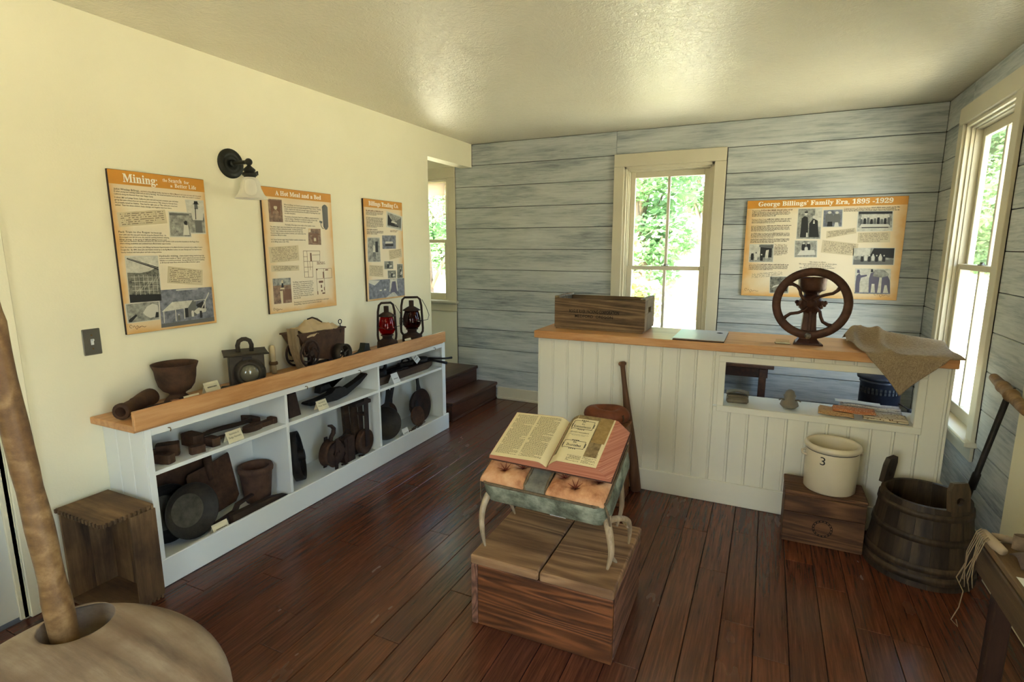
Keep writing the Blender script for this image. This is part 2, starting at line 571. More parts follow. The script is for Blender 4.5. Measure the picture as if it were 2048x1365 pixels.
# floor: backing slab, boards laid over it one by one
floor = MB().bb(-1.4, W + .1, YF - .1, D + .1, -.14, -.018).build('floor', M['gap'])
tag(floor, kind=S)
bw = .1245
nx = 0
x = 0.0
r2 = random.Random(5)
while x < W - .01:
    x1 = min(x + bw, W)
    y = YF - r2.uniform(0, .8)
    while y < D:
        L = r2.choice((.62, .78, .95, 1.1, 1.25, 1.5))
        a, b = max(y, YF), min(y + L, D)
        if b - a > .02:
            g = .0011
            dz = r2.uniform(-.0014, -.0002)
            MB().bb(x + g - (x + x1) / 2, x1 - g - (x + x1) / 2, (a - b) / 2 + g, (b - a) / 2 - g, -.018, dz, .0016).build(
                'floor_board', M['floor'], floor, T((x + x1) / 2, (a + b) / 2, 0))
        y += L
    x += bw

ceiling = MB().bb(-.1, W + .12, YF - .1, D + .12, H, H + .12).build('ceiling', M['ceiling'])
tag(ceiling, kind=S)
roof = MB().bb(-1.9, W + .75, YF - .6, D + .75, H + .16, H + .26).build('roof', M['trim'])
tag(roof, 'broad roof deck over the whole room', None, None, S)

# left wall, with the opening to the raised alcove at its far end
mb = MB()
mb.bb(-.12, 0, YF, .12, 0, H).bb(-.12, 0, .12, .985, 2.05, H).bb(-.12, 0, .985, 4.035, 0, H).bb(-.12, 0, 4.035, D, 2.282, H)
tag(mb.build('wall_left', M['wall']), kind=S)
# alcove shell
tag(MB().bb(-1.4, -1.28, 2.9, D + .12, 0, 2.62).bb(-1.28, -.12, 2.9, 3.0, 0, 2.62).bb(-1.4, -.121, 2.9, D + .12, 2.46, 2.62).build('wall_alcove', M['alcove']), kind=S)

# ---------------------------------------------------------------- back wall: openings for two windows
def wall_with_holes(name, axis, const0, const1, u0, u1, z0, z1, holes, mat):
    mb = MB()
    us = sorted({u0, u1} | {h[0] for h in holes} | {h[1] for h in holes})
    for a, b in zip(us[:-1], us[1:]):
        segs = [(z0, z1)]
        for h in holes:
            if h[0] <= a + 1e-6 and h[1] >= b - 1e-6:
                segs = [(s0, min(s1, h[2])) for s0, s1 in segs if s0 < h[2]] + [(max(s0, h[3]), s1) for s0, s1 in segs if s1 > h[3]]
        for s0, s1 in segs:
            if s1 - s0 < 1e-4: continue
            if axis == 'x': mb.bb(a, b, const0, const1, s0, s1)
            else: mb.bb(const0, const1, a, b, s0, s1)
    return tag(mb.build(name, mat), kind=S)

WB = (1.505, 2.238, .62, 2.20)          # back window opening x0,x1,z0,z1
WA = (-.99, -.275, .975, 2.20)          # alcove window
WR = (3.535, 4.345, .52, 2.262)         # right window y0,y1,z0,z1
PL = .016                               # plank thickness
wall_back = wall_with_holes('wall_back', 'x', D + PL, D + .105, -.2, W + .105, -.1, H, [(WB[0], WB[1], WB[2] - .03, WB[3])], M['gap'])
wall_alc_b = wall_with_holes('wall_alcove_back', 'x', D + .004, D + .105, -1.28, -.2, 0, 2.46, [(WA[0], WA[1], WA[2] - .03, WA[3])], M['alcove'])
wall_right = wall_with_holes('wall_right', 'y', W + PL, W + .105, 2.97, D + .105, -.1, H, [(WR[0], WR[1], WR[2] - .03, WR[3])], M['gap'])
DOORR = (-.35, .45, 0, 2.05)  # unseen doorway opening, added as a daylight source
wall_rp = wall_with_holes('wall_right_plaster', 'y', W - .006, W + .16, YF, 2.985, 0, H, [DOORR], M['wall'])
WF = [(1.3, 2.3, .8, 2.1)]  # unseen window behind the camera, added for fill daylight
wall_front = wall_with_holes('wall_front', 'x', YF - .14, YF, -.12, W + .16, 0, H, WF, M['wall'])

def plank_run(parent, axis, u0, u1, z0, z1, mat):
    g = .0022
    cu, cz = (u0 + u1) / 2, (z0 + z1) / 2
    hu, hz = (u1 - u0) / 2, (z1 - z0) / 2
    off = rnd.uniform(0, .0012)
    mb = MB()
    if axis == 'x':
        mb.bb(-hu + .0008, hu - .0008, off, PL, -hz + g, hz - g, .0022)
        mb.build('plank', mat, parent, T(cu, D, cz))
    else:
        mb.bb(off, PL, -hu + .0008, hu - .0008, -hz + g, hz - g, .0022)
        mb.build('plank', mat, parent, T(W, cu, cz))

rows = [(.1 + .2 * k, .3 + .2 * k) for k in range(12)]
CB = (1.418, 2.330)                     # outer edges of the back window casing
CR = (3.445, 4.432)                     # outer edges of the right window casing
for k, (a, b) in enumerate([(0.0, .1)] + rows):
    if b > 2.4:
        plank_run(wall_back, 'x', 0.002, 1.43, a, b - .002, M['washX'])
        plank_run(wall_back, 'x', 1.43, W, a, b - .002, M['washX'])
        plank_run(wall_right, 'y', 2.99, 4.30, a, b - .002, M['washY'])
        plank_run(wall_right, 'y', 4.30, D, a, b - .002, M['washY'])
        continue
    left0 = -.188
    if b < .2 or True:
        plank_run(wall_back, 'x', left0, CB[0], a, b, M['washX'])
    if k % 4 == 2:
        plank_run(wall_back, 'x', CB[1], W, a, b, M['washX'])
    else:
        plank_run(wall_back, 'x', CB[1], W, a, b, M['washX'])
    if b <= .55:
        plank_run(wall_back, 'x', CB[0], CB[1], a, b, M['washX'])
    if b <= .45:
        plank_run(wall_right, 'y', 2.99, D, a, b, M['washY'])
    else:
        plank_run(wall_right, 'y', 2.99, CR[0], a, b, M['washY'])
        plank_run(wall_right, 'y', CR[1], D, a, b, M['washY'])
        if a < 2.38 < b:
            plank_run(wall_right, 'y', CR[0], CR[1], 2.372, b, M['washY'])
        if abs(a - .3) < .01:
            plank_run(wall_right, 'y', CR[0], CR[1], a, .42, M['washY'])

def baseboard(name, pieces, mat='trim'):
    mb = MB()
    for p in pieces: mb.bb(*p, .003)
    return tag(mb.build(name, M[mat]), kind=S)
baseboard('baseboard_back', [(.276, 1.33, D - .016, D, .0, .118), (.276, 1.33, D - .03, D - .016, 0, .022), (3.56, W, D - .016, D, 0, .118), (1.4, 3.5, D - .016, D, 0, .118)])
baseboard('baseboard_right', [(W - .016, W, 2.985, D, 0, .125), (W - .03, W - .016, 2.985, D, 0, .024), (W - .028, W - .012, .56, 2.985, 0, .12), (W - .042, W - .028, .56, 2.985, 0, .024)])
baseboard('baseboard_left', [(0, .015, 1.085, 1.335, 0, .13)], 'wall')

# ---------------------------------------------------------------- windows
def window(name, Mx, w, z0, z1, cw, casing_top, depth, muntin=True, sill=True, meet=None, apron=True, cut=0):
    """local X along wall, Y out through the wall (0 = inner wall face), Z up; w = opening width, origin mid opening at floor"""
    r = thing(name, None, None, kind=S)
    r.matrix_world = Mx
    hw = w / 2
    t_ = M['trim']
    c = .02
    for sx in (-1, 1):
        a, b = sorted((sx * hw, sx * (hw + cw)))
        MB().bb(a, b, -c, 0, z0 - .03, z1, .003).build('side_casing', t_, r)
    MB().bb(-hw - cw, hw + cw, -c - .002, 0, z1, casing_top, .003).build('head_casing', t_, r)
    # jamb lining with stepped stops
    for sx in (-1, 1):
        mb = MB()
        for (o, i, y0, y1) in ((.0, .02, -.004, depth), (.02, .032, .02, depth), (.032, .040, .038, depth)):
            a, b = sorted((sx * (hw - o), sx * (hw - i)))
            mb.bb(a, b, y0, y1, z0, z1, .001)
        mb.build('jamb', t_, r)
    mb = MB()
    for (o, i, y0, y1) in ((.0, .02, -.004, depth), (.02, .032, .02, depth), (.032, .040, .038, depth)):
        mb.bb(-hw, hw, y0, y1, z1 - i, z1 - o, .001)
    mb.build('head_jamb', t_, r)
    MB().bb(-hw - cw - .02, hw + cw + .02, -.05, depth, z0 - .028, z0, .005).build('stool', t_, r)
    if apron:
        MB().bb(-hw - cw, hw + cw, -.016, 0, z0 - .11, z0 - .028, .003).build('apron', t_, r)
    iw = hw - .040
    meet = meet or (z0 + z1) / 2
    st = .042
    for nm, a, b, y0 in (('upper_sash', meet - .018, z1 - .04, .074), ('lower_sash', z0, meet + .018, .042)):
        s_ = MB()
        y1 = y0 + .03
        bot = .07 if nm == 'lower_sash' else .034
        top = .034 if nm == 'lower_sash' else .05
        for sx in (-1, 1):
            p, q = sorted((sx * iw, sx * (iw - st)))
            s_.bb(p, q, y0, y1, a, b, .003)
        s_.bb(-iw + st, iw - st, y0, y1, a, a + bot, .003).bb(-iw + st, iw - st, y0, y1, b - top, b, .003)
        sash = s_.build(nm, t_, r)
        if muntin:
            MB().bb(-.012, .012, y0 + .004, y1 - .002, a + bot, b - top, .003).build('muntin', t_, sash)
        halves = ((-iw + st, -.012), (.012, iw - st)) if muntin else ((-iw + st, iw - st),)
        for p, q in halves:
            MB().bb(p - .004, q + .004, y0 + .014, y0 + .017, a + bot - .004, b - top + .004).build('pane', M['glass'], sash)
        if nm == 'lower_sash':
            lk = MB().bb(-.03, .03, y0 + .002, y0 + .03, b, b + .006, .002)
            lk.cyl((0, y0 + .015, b + .004), (0, y0 + .015, b + .018), .012, .009, 10)
            lk.bb(0, .034, y0 + .008, y0 + .016, b + .012, b + .018, .002)
            lk.build('sash_lock', M['steel'], sash)
    return r

window('window_1', T((WB[0] + WB[1]) / 2, D, 0), WB[1] - WB[0], WB[2], WB[3], .087, 2.304, .105, meet=1.34)
window('window_2', T((WA[0] + WA[1]) / 2, D + .004, 0), WA[1] - WA[0], WA[2], WA[3], .085, 2.30, .105, meet=1.58, muntin=False)
window('window_3', T(W, (WR[0] + WR[1]) / 2, 0) @ RZ(-PI / 2), WR[1] - WR[0], WR[2], WR[3], .087, 2.37, .105, meet=1.40)
for i, h in enumerate(WF):  # added window, lights the room from behind the camera
    window('window_%d' % (4 + i), T((h[0] + h[1]) / 2, YF, 0) @ RZ(PI), h[1] - h[0], h[2], h[3], .09, 2.25, .13)
t = NT('shade_cloth'); t.color(lin(246, 236, 228)); t.p(.9)
tr_n = t.node('ShaderNodeBsdfTranslucent'); tr_n.inputs[0].default_value = lin(246, 236, 228)
mx_n = t.node('ShaderNodeMixShader'); mx_n.inputs[0].default_value = .5
t.l.new(t.b.outputs[0], mx_n.inputs[1]); t.l.new(tr_n.outputs[0], mx_n.inputs[2]); t.l.new(mx_n.outputs[0], t.n['Material Output'].inputs[0])
M['shadecloth'] = t.m
MB().bb(-.945, -.32, D + .012, D + .016, 2.035, 2.155).build('roller_shade', M['shadecloth'], tag(thing('window_blind', 'short white roller shade drawn down over the alcove window top', 'window shade'), None))
# portals let the sky in through each opening
portal(((WB[0] + WB[1]) / 2, D + .12, (WB[2] + WB[3]) / 2), (-PI / 2, 0, 0), WB[1] - WB[0], WB[3] - WB[2])
portal(((WA[0] + WA[1]) / 2, D + .12, (WA[2] + WA[3]) / 2), (-PI / 2, 0, 0), WA[1] - WA[0], WA[3] - WA[2])
portal((W + .12, (WR[0] + WR[1]) / 2, (WR[2] + WR[3]) / 2), (0, PI / 2, 0), WR[3] - WR[2], WR[1] - WR[0])
portal((W + .17, .05, 1.03), (0, PI / 2, 0), 2.05, .8)  # sky through the added doorway
for h in WF:
    portal(((h[0] + h[1]) / 2, YF - .15, (h[2] + h[3]) / 2), (PI / 2, 0, 0), h[1] - h[0], h[3] - h[2])

# unseen open doorway, added to let in daylight from the right: only its casing
dc = MB()
for a, b in ((-.44, -.35), (.45, .54)): dc.bb(W - .028, W - .006, a, b, 0, 2.05, .003)
dc.bb(W - .03, W - .006, -.44, .54, 2.05, 2.15, .003)
tag(dc.build('trim_1', M['trim']), kind=S)

# closed white door at the near end of the left wall
dr = thing('door_1', None, None, kind=S)
MB().bb(-.06, -.012, .12, .985, .012, 2.05, .003).build('door_leaf', M['door'], dr)
MB().bb(0, .018, .985, 1.085, 0, 2.14, .003).bb(0, .018, .02, .12, 0, 2.14, .003).bb(0, .018, .02, 1.085, 2.05, 2.15, .003).build('door_casing', M['wall'], dr)
MB().bb(-.12, 0, .97, .985, 0, 2.05).bb(-.012, .0, .955, .985, 0, 2.05, .002).bb(-.12, -.105, .12, .985, 0, 2.05).build('door_jamb', M['wall'], dr)
kb = MB().cyl((-.012, .20, .95), (.03, .20, .95), .012).ball((.045, .20, .95), .028)
kb.build('door_knob', M['brass'], dr)

# two dark steps up into the alcove
st = thing('staircase', 'two dark brown wooden steps leading up into the alcove', 'steps', (0, 0, 0))
MB().bb(.045, .272, 3.925, D - .002, .138, .17, .006).build('tread', M['step'], st)
MB().bb(.03, .255, 3.935, D - .002, 0, .138, .002).build('riser', M['step'], st)
MB().bb(-1.27, .048, 4.04, D - .002, .285, .318, .006).build('tread', M['step'], st)
MB().bb(-1.27, .03, 4.045, D - .002, .0, .285, .002).build('riser', M['step'], st)
MB().bb(.255, .268, 3.925, D - .018, 0, .02, .004).build('shoe_molding', M['step'], st)
tag(MB().bb(-1.27, -.121, 3.01, 4.04, .0, .318).build('floor_alcove', M['step']), kind=S)

# ================================================================== outdoors
def ground_h(x, y):
    return -.45 + .05 * math.sin(x * .5) * math.cos(y * .4)
gm = NT('sunlit_grass')
v = gm.coords((1, 1, 1), False)
gm.color(gm.ramp(gm.noise(v, .7, 6, .7), [(.3, lin(150, 158, 126)), (.55, lin(202, 196, 172)), (.75, lin(226, 216, 200))]))
gm.bump(gm.noise(v, 14, 4), .5, .05)
gm.p(.95)
tag(MB().grid(lambda a, b: (-30 + 70 * a, -18 + 70 * b, ground_h(-30 + 70 * a, -18 + 70 * b) - (.0)), 60, 60).build('ground', gm.m), 'sunlit lawn around the house', None, None, S)

lm = NT('leaf_green')
v = lm.coords((1, 1, 1), True)
lm.color(lm.ramp(lm.noise(v, 1.6, 4), [(.3, lin(64, 92, 60)), (.5, lin(104, 136, 96)), (.7, lin(156, 178, 136))]))
lm.b.inputs['Transmission Weight'].default_value = 0.0
tl = lm.node('ShaderNodeBsdfTranslucent'); tl.inputs[0].default_value = lin(134, 176, 112)
mx = lm.node('ShaderNodeMixShader'); mx.inputs[0].default_value = .45
lm.l.new(lm.b.outputs[0], mx.inputs[1]); lm.l.new(tl.outputs[0], mx.inputs[2])
lm.l.new(mx.outputs[0], lm.n['Material Output'].inputs[0])
lm.p(.6)
bark = mat_wood('tree_bark', (70, 58, 48), (112, 96, 80), (148, 130, 110), 'Z', .3, .9, .6, 5, .4)

def leaf_mesh(name, centers, n, size, seed, mat):
    g = np.random.default_rng(seed)
    k = g.integers(0, len(centers), n)
    cc = np.array([c[:3] for c in centers])[k]
    rr = np.array([c[3] for c in centers])[k][:, None]
    d = g.normal(size=(n, 3)); d /= np.linalg.norm(d, axis=1)[:, None]
    p = cc + d * rr * g.uniform(.35, 1.0, (n, 1)) ** .6 * np.array([1, 1, .8])
    u = g.normal(size=(n, 3)); u[:, 2] *= .45; u /= np.linalg.norm(u, axis=1)[:, None]
    w = np.cross(u, g.normal(size=(n, 3))); w /= np.linalg.norm(w, axis=1)[:, None]
    s = (size * g.uniform(.6, 1.3, (n, 1)))
    V = np.stack([p - u * s, p + w * s * .45, p + u * s, p - w * s * .45], 1).reshape(-1, 3)
    me = bpy.data.meshes.new(name)
    me.vertices.add(len(V)); me.vertices.foreach_set('co', V.ravel())
    me.loops.add(4 * n); me.loops.foreach_set('vertex_index', np.arange(4 * n))
    me.polygons.add(n); me.polygons.foreach_set('loop_start', np.arange(0, 4 * n, 4)); me.polygons.foreach_set('loop_total', np.full(n, 4))
    me.materials.append(mat)
    me.update(calc_edges=True)
    return me

def tree(x, y, h, crown, seed, label, n=15000, trunk=.16, low=.35, size=.075):
    g = random.Random(seed)
    z0 = ground_h(x, y)
    r = thing('tree', label, 'tree', (x, y, z0), group='trees beyond the windows')
    lean = (g.uniform(-.4, .4), g.uniform(-.3, .3))
    pts = [(lean[0] * (k / 6) ** 1.5, lean[1] * (k / 6) ** 1.5, h * .85 * k / 6 - (.1 if k == 0 else 0)) for k in range(7)]
    mb = MB().tube(pts, [trunk * (1.25 - .16 * k) for k in range(7)], 10)
    cs = []
    for k in range(13):
        a = g.uniform(0, 2 * PI); q = g.uniform(.15, .95)
        zc = h * (low + (1 - low) * g.random())
        rad = crown * (1 - .5 * abs((zc / h - .62) / .5))
        c = (lean[0] * .6 + rad * q * math.cos(a), lean[1] * .6 + rad * q * math.sin(a), zc, crown * g.uniform(.32, .55))
        cs.append(c)
        t0 = Vector(pts[min(5, max(1, int(zc / h * 6) - 1))])
        mid = t0.lerp(Vector(c[:3]), .5) + Vector((0, 0, .15))
        mb.tube([t0, mid, Vector(c[:3])], [trunk * .35, trunk * .22, trunk * .08], 6)
    mb.build('trunk', bark, r)
    f = link('foliage', leaf_mesh('foliage', cs, n, size, seed, lm.m), r)
    f['kind'] = 'stuff'
    return r

TREES = [
    (.5, 10.6, 5.4, 1.6, 1, 'broad leafy tree whose boughs fill most of the back window', .24),
    (1.08, 15.4, 6.8, 1.5, 2, 'tall green tree with a bare trunk at the edge of the back window', .45),
    (-4.2, 10.2, 5.8, 1.6, 3, 'leafy tree whose boughs fill the alcove window', .16),
    (-7.0, 15.8, 7.0, 1.8, 4, 'green tree far beyond the one outside the alcove', .2),
    (-2.6, 20.5, 7.5, 1.9, 5, 'tall tree at the far edge of the lawn, behind the broad leafy one', .12),
    (3.3, 21.2, 7.5, 1.9, 6, 'tall tree far behind the bare-trunked one', .12),
    (5.95, 13.2, 5.8, 1.4, 7, 'leafy tree seen through the side window beyond the lawn', .3),
    (8.8, 18.6, 7.2, 1.8, 8, 'far leafy tree behind the one outside the side window', .2),
    (-10.8, 11.0, 7.0, 1.9, 9, 'far tree at the alcove end of the lawn', .2),
    (10.6, 8.0, 6.4, 1.6, 10, 'round tree standing well off the side wall of the house', .3)]
for (x, y, h, c, sd, lab, low) in TREES:
    tree(x, y, h, c, sd, lab, low=low)
# low yellow-green shrub under the back window
sh = thing('shrub', 'low yellow-green shrub growing outside the back window', 'shrub', (.78, 7.6, ground_h(.78, 7.6)))
stm = MB()
for k in range(7):
    a = k * .9
    stm.tube([(0, 0, -.05), (.12 * math.cos(a), .12 * math.sin(a), .7), (.4 * math.cos(a), .35 * math.sin(a), 1.5)], [.02, .015, .006], 5)
stm.build('stem', bark, sh)
ym = NT('yellow_leaf'); ym.color(lin(214, 218, 136)); ym.p(.6)
f = link('foliage', leaf_mesh('foliage', [(-.1, 0, 1.5, .5), (.25, .1, 1.2, .45), (-.35, 0, 1.0, .45), (0, 0, 2.0, .28)], 900, .085, 44, ym.m), sh)
f['kind'] = 'stuff'

# ================================================================== wall panels
M['panel'] = None
t = NT('aged_paper_print')
v = t.coords((1, 1, 1), True)
g_ = t.coords((1, 1, 1), False, 'Generated')
sep = t.node('ShaderNodeSeparateXYZ'); t.l.new(g_, sep.inputs[0])
edge = t.math('MINIMUM', t.math('MINIMUM', sep.outputs[0], t.math('SUBTRACT', 1.0, sep.outputs[0])), t.math('MINIMUM', sep.outputs[1], t.math('SUBTRACT', 1.0, sep.outputs[1])))
edge = t.math('ADD', edge, t.math('MULTIPLY', t.math('SUBTRACT', t.noise(v, 5, 5), .5), .14))
t.color(t.ramp(edge, [(.0, lin(214, 164, 96)), (.05, lin(222, 196, 150)), (.16, lin(226, 212, 182))]))
M['panel'] = t.p(.5, 0, .4)
M['paneledge'] = mat_plain('dark_panel_edge', (50, 36, 26), .7)
M['finek'] = mat_plain('fine_print_ink', (92, 80, 66), .7)
M['orange'] = mat_plain('orange_header', (208, 142, 46), .5)
M['note'] = mat_plain('note_paper', (208, 192, 156), .7)
def mat_photo(name, dark, lightc, sc=38):
    t = NT(name)
    v = t.coords((1, 1, 1), True)
    n = t.noise(v, sc, 7, .7)
    t.color(t.ramp(n, [(.35, lin(*dark)), (.5, tuple((a + b) / 2 for a, b in zip(lin(*dark), lin(*lightc)))), (.68, lin(*lightc))]))
    return t.p(.55)
M['ph_dark'] = mat_photo('photo_dark', (46, 46, 40), (150, 148, 130))
M['ph_mid'] = mat_photo('photo_mid', (96, 96, 90), (176, 174, 158))
M['ph_blue'] = mat_photo('photo_blue', (82, 84, 92), (140, 142, 148))
M['ph_sepia'] = mat_photo('photo_sepia', (92, 66, 48), (160, 128, 98))
M['ph_light'] = mat_photo('photo_light', (176, 172, 154), (214, 210, 192))
M['g1'] = mat_plain('print_black', (38, 37, 34), .6)
M['g2'] = mat_plain('print_grey', (104, 103, 98), .6)
M['g3'] = mat_plain('print_pale', (206, 202, 186), .6)
M['g4'] = mat_plain('print_brown', (120, 84, 60), .6)
M['vio'] = mat_plain('print_violet', (96, 92, 108), .6)

ML = Matrix(((0, 0, 1, 0), (1, 0, 0, 0), (0, 1, 0, 0), (0, 0, 0, 1)))      # left wall: local x->+y, y->+z, z->+x
MBK = Matrix(((1, 0, 0, 0), (0, 0, -1, 0), (0, 1, 0, 0), (0, 0, 0, 1)))    # back wall: x->+x, y->+z, z->-y
TH = .014

def bil(q, a, b):
    p0, p1, p2, p3 = [Vector((x, y)) for x, y in q]     # TL TR BR BL
    return p3.lerp(p2, a).lerp(p0.lerp(p1, a), b)

def panel(label, Mx, w, h, band):
    r = thing('interpretive_panel', label, 'wall panel')
    r.matrix_world = Mx
    MB().bb(0, w, 0, h, 0, TH, .0015).build('panel_board', M['paneledge'], r)
    MB().quad((.001, .001, TH + .0003), (w - .001, .001, TH + .0003), (w - .001, h - .001, TH + .0003), (.001, h - .001, TH + .0003)).build('printed_face', M['panel'], r)
    MB().quad((.001, band, TH + .0006), (w - .001, band, TH + .0006), (w - .001, h - .001, TH + .0006), (.001, h - .001, TH + .0006)).build('header_band', M['orange'], r)
    return r

def ptext(r, name, body, x, y, mat='ink', **kw):
    return lettering(name, body, r, x, y, TH + .0012, M[mat], **kw)

def photo(r, q, mat, shapes=(), border=.004, name='photo'):
    """q = TL,TR,BR,BL in panel coordinates; shapes = (material, [(a,b)...]) in 0..1 of the photograph"""
    z = TH + .0008
    c = sum((Vector(p) for p in q), Vector((0, 0))) / 4
    mats = [M['g3'], M[mat]]
    mb = MB()
    if border:
        big = [c + (Vector(p) - c) * (1 + border / max(.001, (Vector(p) - c).length) * 1.6) for p in q]
        mb.add([(p.x, p.y, z) for p in (big[3], big[2], big[1], big[0])], [(0, 1, 2, 3)], None, False, 0)
    mb.add([(q[k][0], q[k][1], z + .0003) for k in (3, 2, 1, 0)], [(0, 1, 2, 3)], None, False, 1)
    ids = {}
    for i, (m, poly) in enumerate(shapes):
        if m not in ids:
            ids[m] = len(mats); mats.append(M[m])
        pts = [bil(q, a, b) for a, b in poly]
        ar = sum(pts[k].x * pts[(k + 1) % len(pts)].y - pts[(k + 1) % len(pts)].x * pts[k].y for k in range(len(pts)))
        if ar < 0: pts = pts[::-1]
        mb.add([(p.x, p.y, z + .0005 + .00008 * i) for p in pts], [tuple(range(len(pts)))], None, False, ids[m])
    return mb.build(name, mats, r)

def note(r, q, rows, seed, paper=True):
    """hand-written note: unreadable pen strokes on tan paper"""
    g = random.Random(seed)
    z = TH + .0008
    mb = MB()
    if paper:
        mb.add([(q[k][0], q[k][1], z) for k in (3, 2, 1, 0)], [(0, 1, 2, 3)], None, False, 0)
    hgt = (Vector(q[0]) - Vector(q[3])).length
    for k in range(rows):
        b = 1 - (k + 1) / (rows + 1)
        a, a1 = .05 + g.uniform(0, .03), (.95 if k < rows - 1 else .7)
        up = False
        pts = []
        while a < a1:
            if g.random() < .13: pts.append(None); a += .02
            pts.append((a, b + (.28 if up else -.18) / (rows + 1) * g.uniform(.4, 1.2))); up = not up
            a += .009
        for p, s in zip(pts[:-1], pts[1:]):
            if p is None or s is None: continue
            u, w = bil(q, *p), bil(q, *s)
            th = hgt * .05 / rows * 2.2
            mb.add([(u.x, u.y - th, z + .0004), (w.x, w.y - th, z + .0004), (w.x, w.y + th, z + .0004), (u.x, u.y + th, z + .0004)], [(0, 1, 2, 3)], None, False, 1)
    return mb.build('handwritten_note', [M['note'], M['finek']], r)

def fine_print(r, x0, x1, y1, y0, rows, seed, mat='finek', last=.6):
    """print too small to read: letter-sized strokes in word groups"""
    g = random.Random(seed)
    z = TH + .001
    mb = MB()
    pitch = (y1 - y0) / rows
    for k in range(rows):
        y = y1 - pitch * (k + .75)
        x = x0
        xe = x0 + (x1 - x0) * (last if k == rows - 1 else g.uniform(.93, 1.0))
        while x < xe:
            for _ in range(g.randint(2, 8)):
                w = pitch * .24 * g.uniform(.8, 1.4)
                hh = pitch * (.5 if g.random() < .7 else .72)
                if x + w > xe: break
                mb.add([(x, y, z), (x + w, y, z), (x + w, y + hh, z), (x, y + hh, z)], [(0, 1, 2, 3)])
                x += w + pitch * .09
            x += pitch * .3
    return mb.build('fine_print', M[mat], r)

def flourish(r, x, y, s, mat='inkbrown'):
    mb = MB()
    for k, (ax, ay, w, hh) in enumerate(((0, 0, 1, .4), (.7, .1, .8, .25), (1.5, 0, 1.2, .12))):
        pts = [(x + s * (ax + w * q / 10), y + s * (ay + hh * math.sin(q / 10 * 2 * PI)), TH + .001) for q in range(11)]
        mb.tube(pts, .0009, 4)
    pts = [(x + s * (-.4 + .25 * math.cos(q * .6)), y + s * (.3 + .35 * math.sin(q * .6)), TH + .001) for q in range(10)]
    mb.tube(pts, .0009, 4)
    return mb.build('corner_flourish', M[mat], r)

def person(x, b, h, m='g1', f='g3', w=.06):
    """standing figure silhouette for a printed photograph"""
    return [(m, [(x - w, b), (x + w, b), (x + w * 1.1, b + h * .55), (x + w * .8, b + h * .78), (x - w * .8, b + h * .78), (x - w * 1.1, b + h * .55)]),
            (f, [(x + w * .55 * math.cos(a * PI / 4), b + h * .88 + h * .11 * math.sin(a * PI / 4)) for a in range(8)])]

# --- panel 1: mining
r = panel('tall tan panel headed Mining: the Search for a Better Life', T(.001, 1.488, 1.119) @ ML, .458, .745, .682)
ptext(r, 'title_lettering', serif('Mining:'), .062, .694, 'titleink', width=.155, cap=.037, bold=.012)
ptext(r, 'title_lettering', serif('the '), .244, .7135, 'titleink', width=.022, cap=.015)
ptext(r, 'title_lettering', serif('Search'), .272, .7135, 'titleink', width=.066, cap=.019)
ptext(r, 'title_lettering', serif('for'), .350, .7135, 'titleink', width=.026, cap=.015)
ptext(r, 'title_lettering', serif('a'), .279, .6905, 'titleink', width=.01, cap=.015)
ptext(r, 'title_lettering', serif('Better Life'), .300, .6905, 'titleink', width=.112, cap=.019)
ptext(r, 'heading_text', 'John Wesley Billings,', .018, .656, width=.112, cap=.0085)
ptext(r, 'body_text', 'patriarch of the Billings family, was born in 1826 in Missouri and came out west with thousands', .135, .6565, 'inkbrown', width=.300, cap=.0062, bold=.008)
ptext(r, 'body_text', 'of other young men seeking wealth and an end to farming.  He mined and packed and by the late 1850s was located in northern\nCalifornia along the Klamath River near Happy Camp.', .017, .6465, 'ink', width=.412, cap=.0062, line=1.28, bold=.008)
ptext(r, 'body_text', "In about 1861 at Cottage Grove, California, John met and married a nineteen year old Indian\ngirl by the name of Kso-rhon-noi uti-cho-pata and moved to T'Bar along the Klamath River.\nHe promptly named her Adeline.  They lived for eight years at T'Bar while John mined and\npacked.  Their first three children, Susan, George, and Angeline were born there.", .017, .6205, 'ink', width=.293, cap=.0064, line=1.22, bold=.008)
note(r, [(.019, .556), (.240, .582), (.245, .517), (.023, .492)], 6, 1)
man = [('ph_light', [(0, .62), (1, .62), (1, 1), (0, 1)]), ('g2', [(.34, 0), (.82, 0), (.8, .42), (.38, .42)]), ('g3', [(.25, .40), (.9, .40), (.95, .62), (.8, .80), (.4, .80), (.22, .62)]),
       ('g2', [(.44, .75), (.66, .75), (.64, .92), (.46, .92)]), ('g1', [(.36, .9), (.76, .9), (.68, .93), (.66, 1.0), (.46, 1.0), (.44, .93)]), ('g1', [(.42, .42), (.47, .42), (.52, .78), (.47, .78)])]
photo(r, [(.350, .632), (.443, .634), (.440, .475), (.360, .475)], 'ph_mid', man)
photo(r, [(.259, .570), (.360, .571), (.358, .456), (.254, .455)], 'ph_mid', [('g3', [(.62, .05), (.95, .05), (.9, .5), (.7, .52)]), ('g1', [(.72, .5), (.86, .48), (.88, .64), (.8, .68), (.7, .62)]), ('g2', [(0, .88), (1, .9), (1, .97), (0, .97)])])
ptext(r, 'heading_text', 'Pack Train to the Rogue', .017, .4665, width=.138, cap=.009)
ptext(r, 'body_text', 'Over the next eight', .160, .4665, width=.052, cap=.0062, bold=.008)
ptext(r, 'body_text', 'years John saw the easy gold dwindle along the Klamath River.  As\ndiscouraged men left the area, the need for packing declined, reducing\nBillings\u2019 earnings.  In the spring of 1868 John Billings formed a pack', .017, .4555, width=.228, cap=.0062, line=1.2, bold=.008)
ptext(r, 'body_text', 'train with two brothers, Abraham and James Fry, and moved their families north across the mountains to the Rogue River\nwhere mining possibilities and unclaimed land offered better opportunities.', .017, .4265, width=.384, cap=.0062, line=1.2, bold=.008)
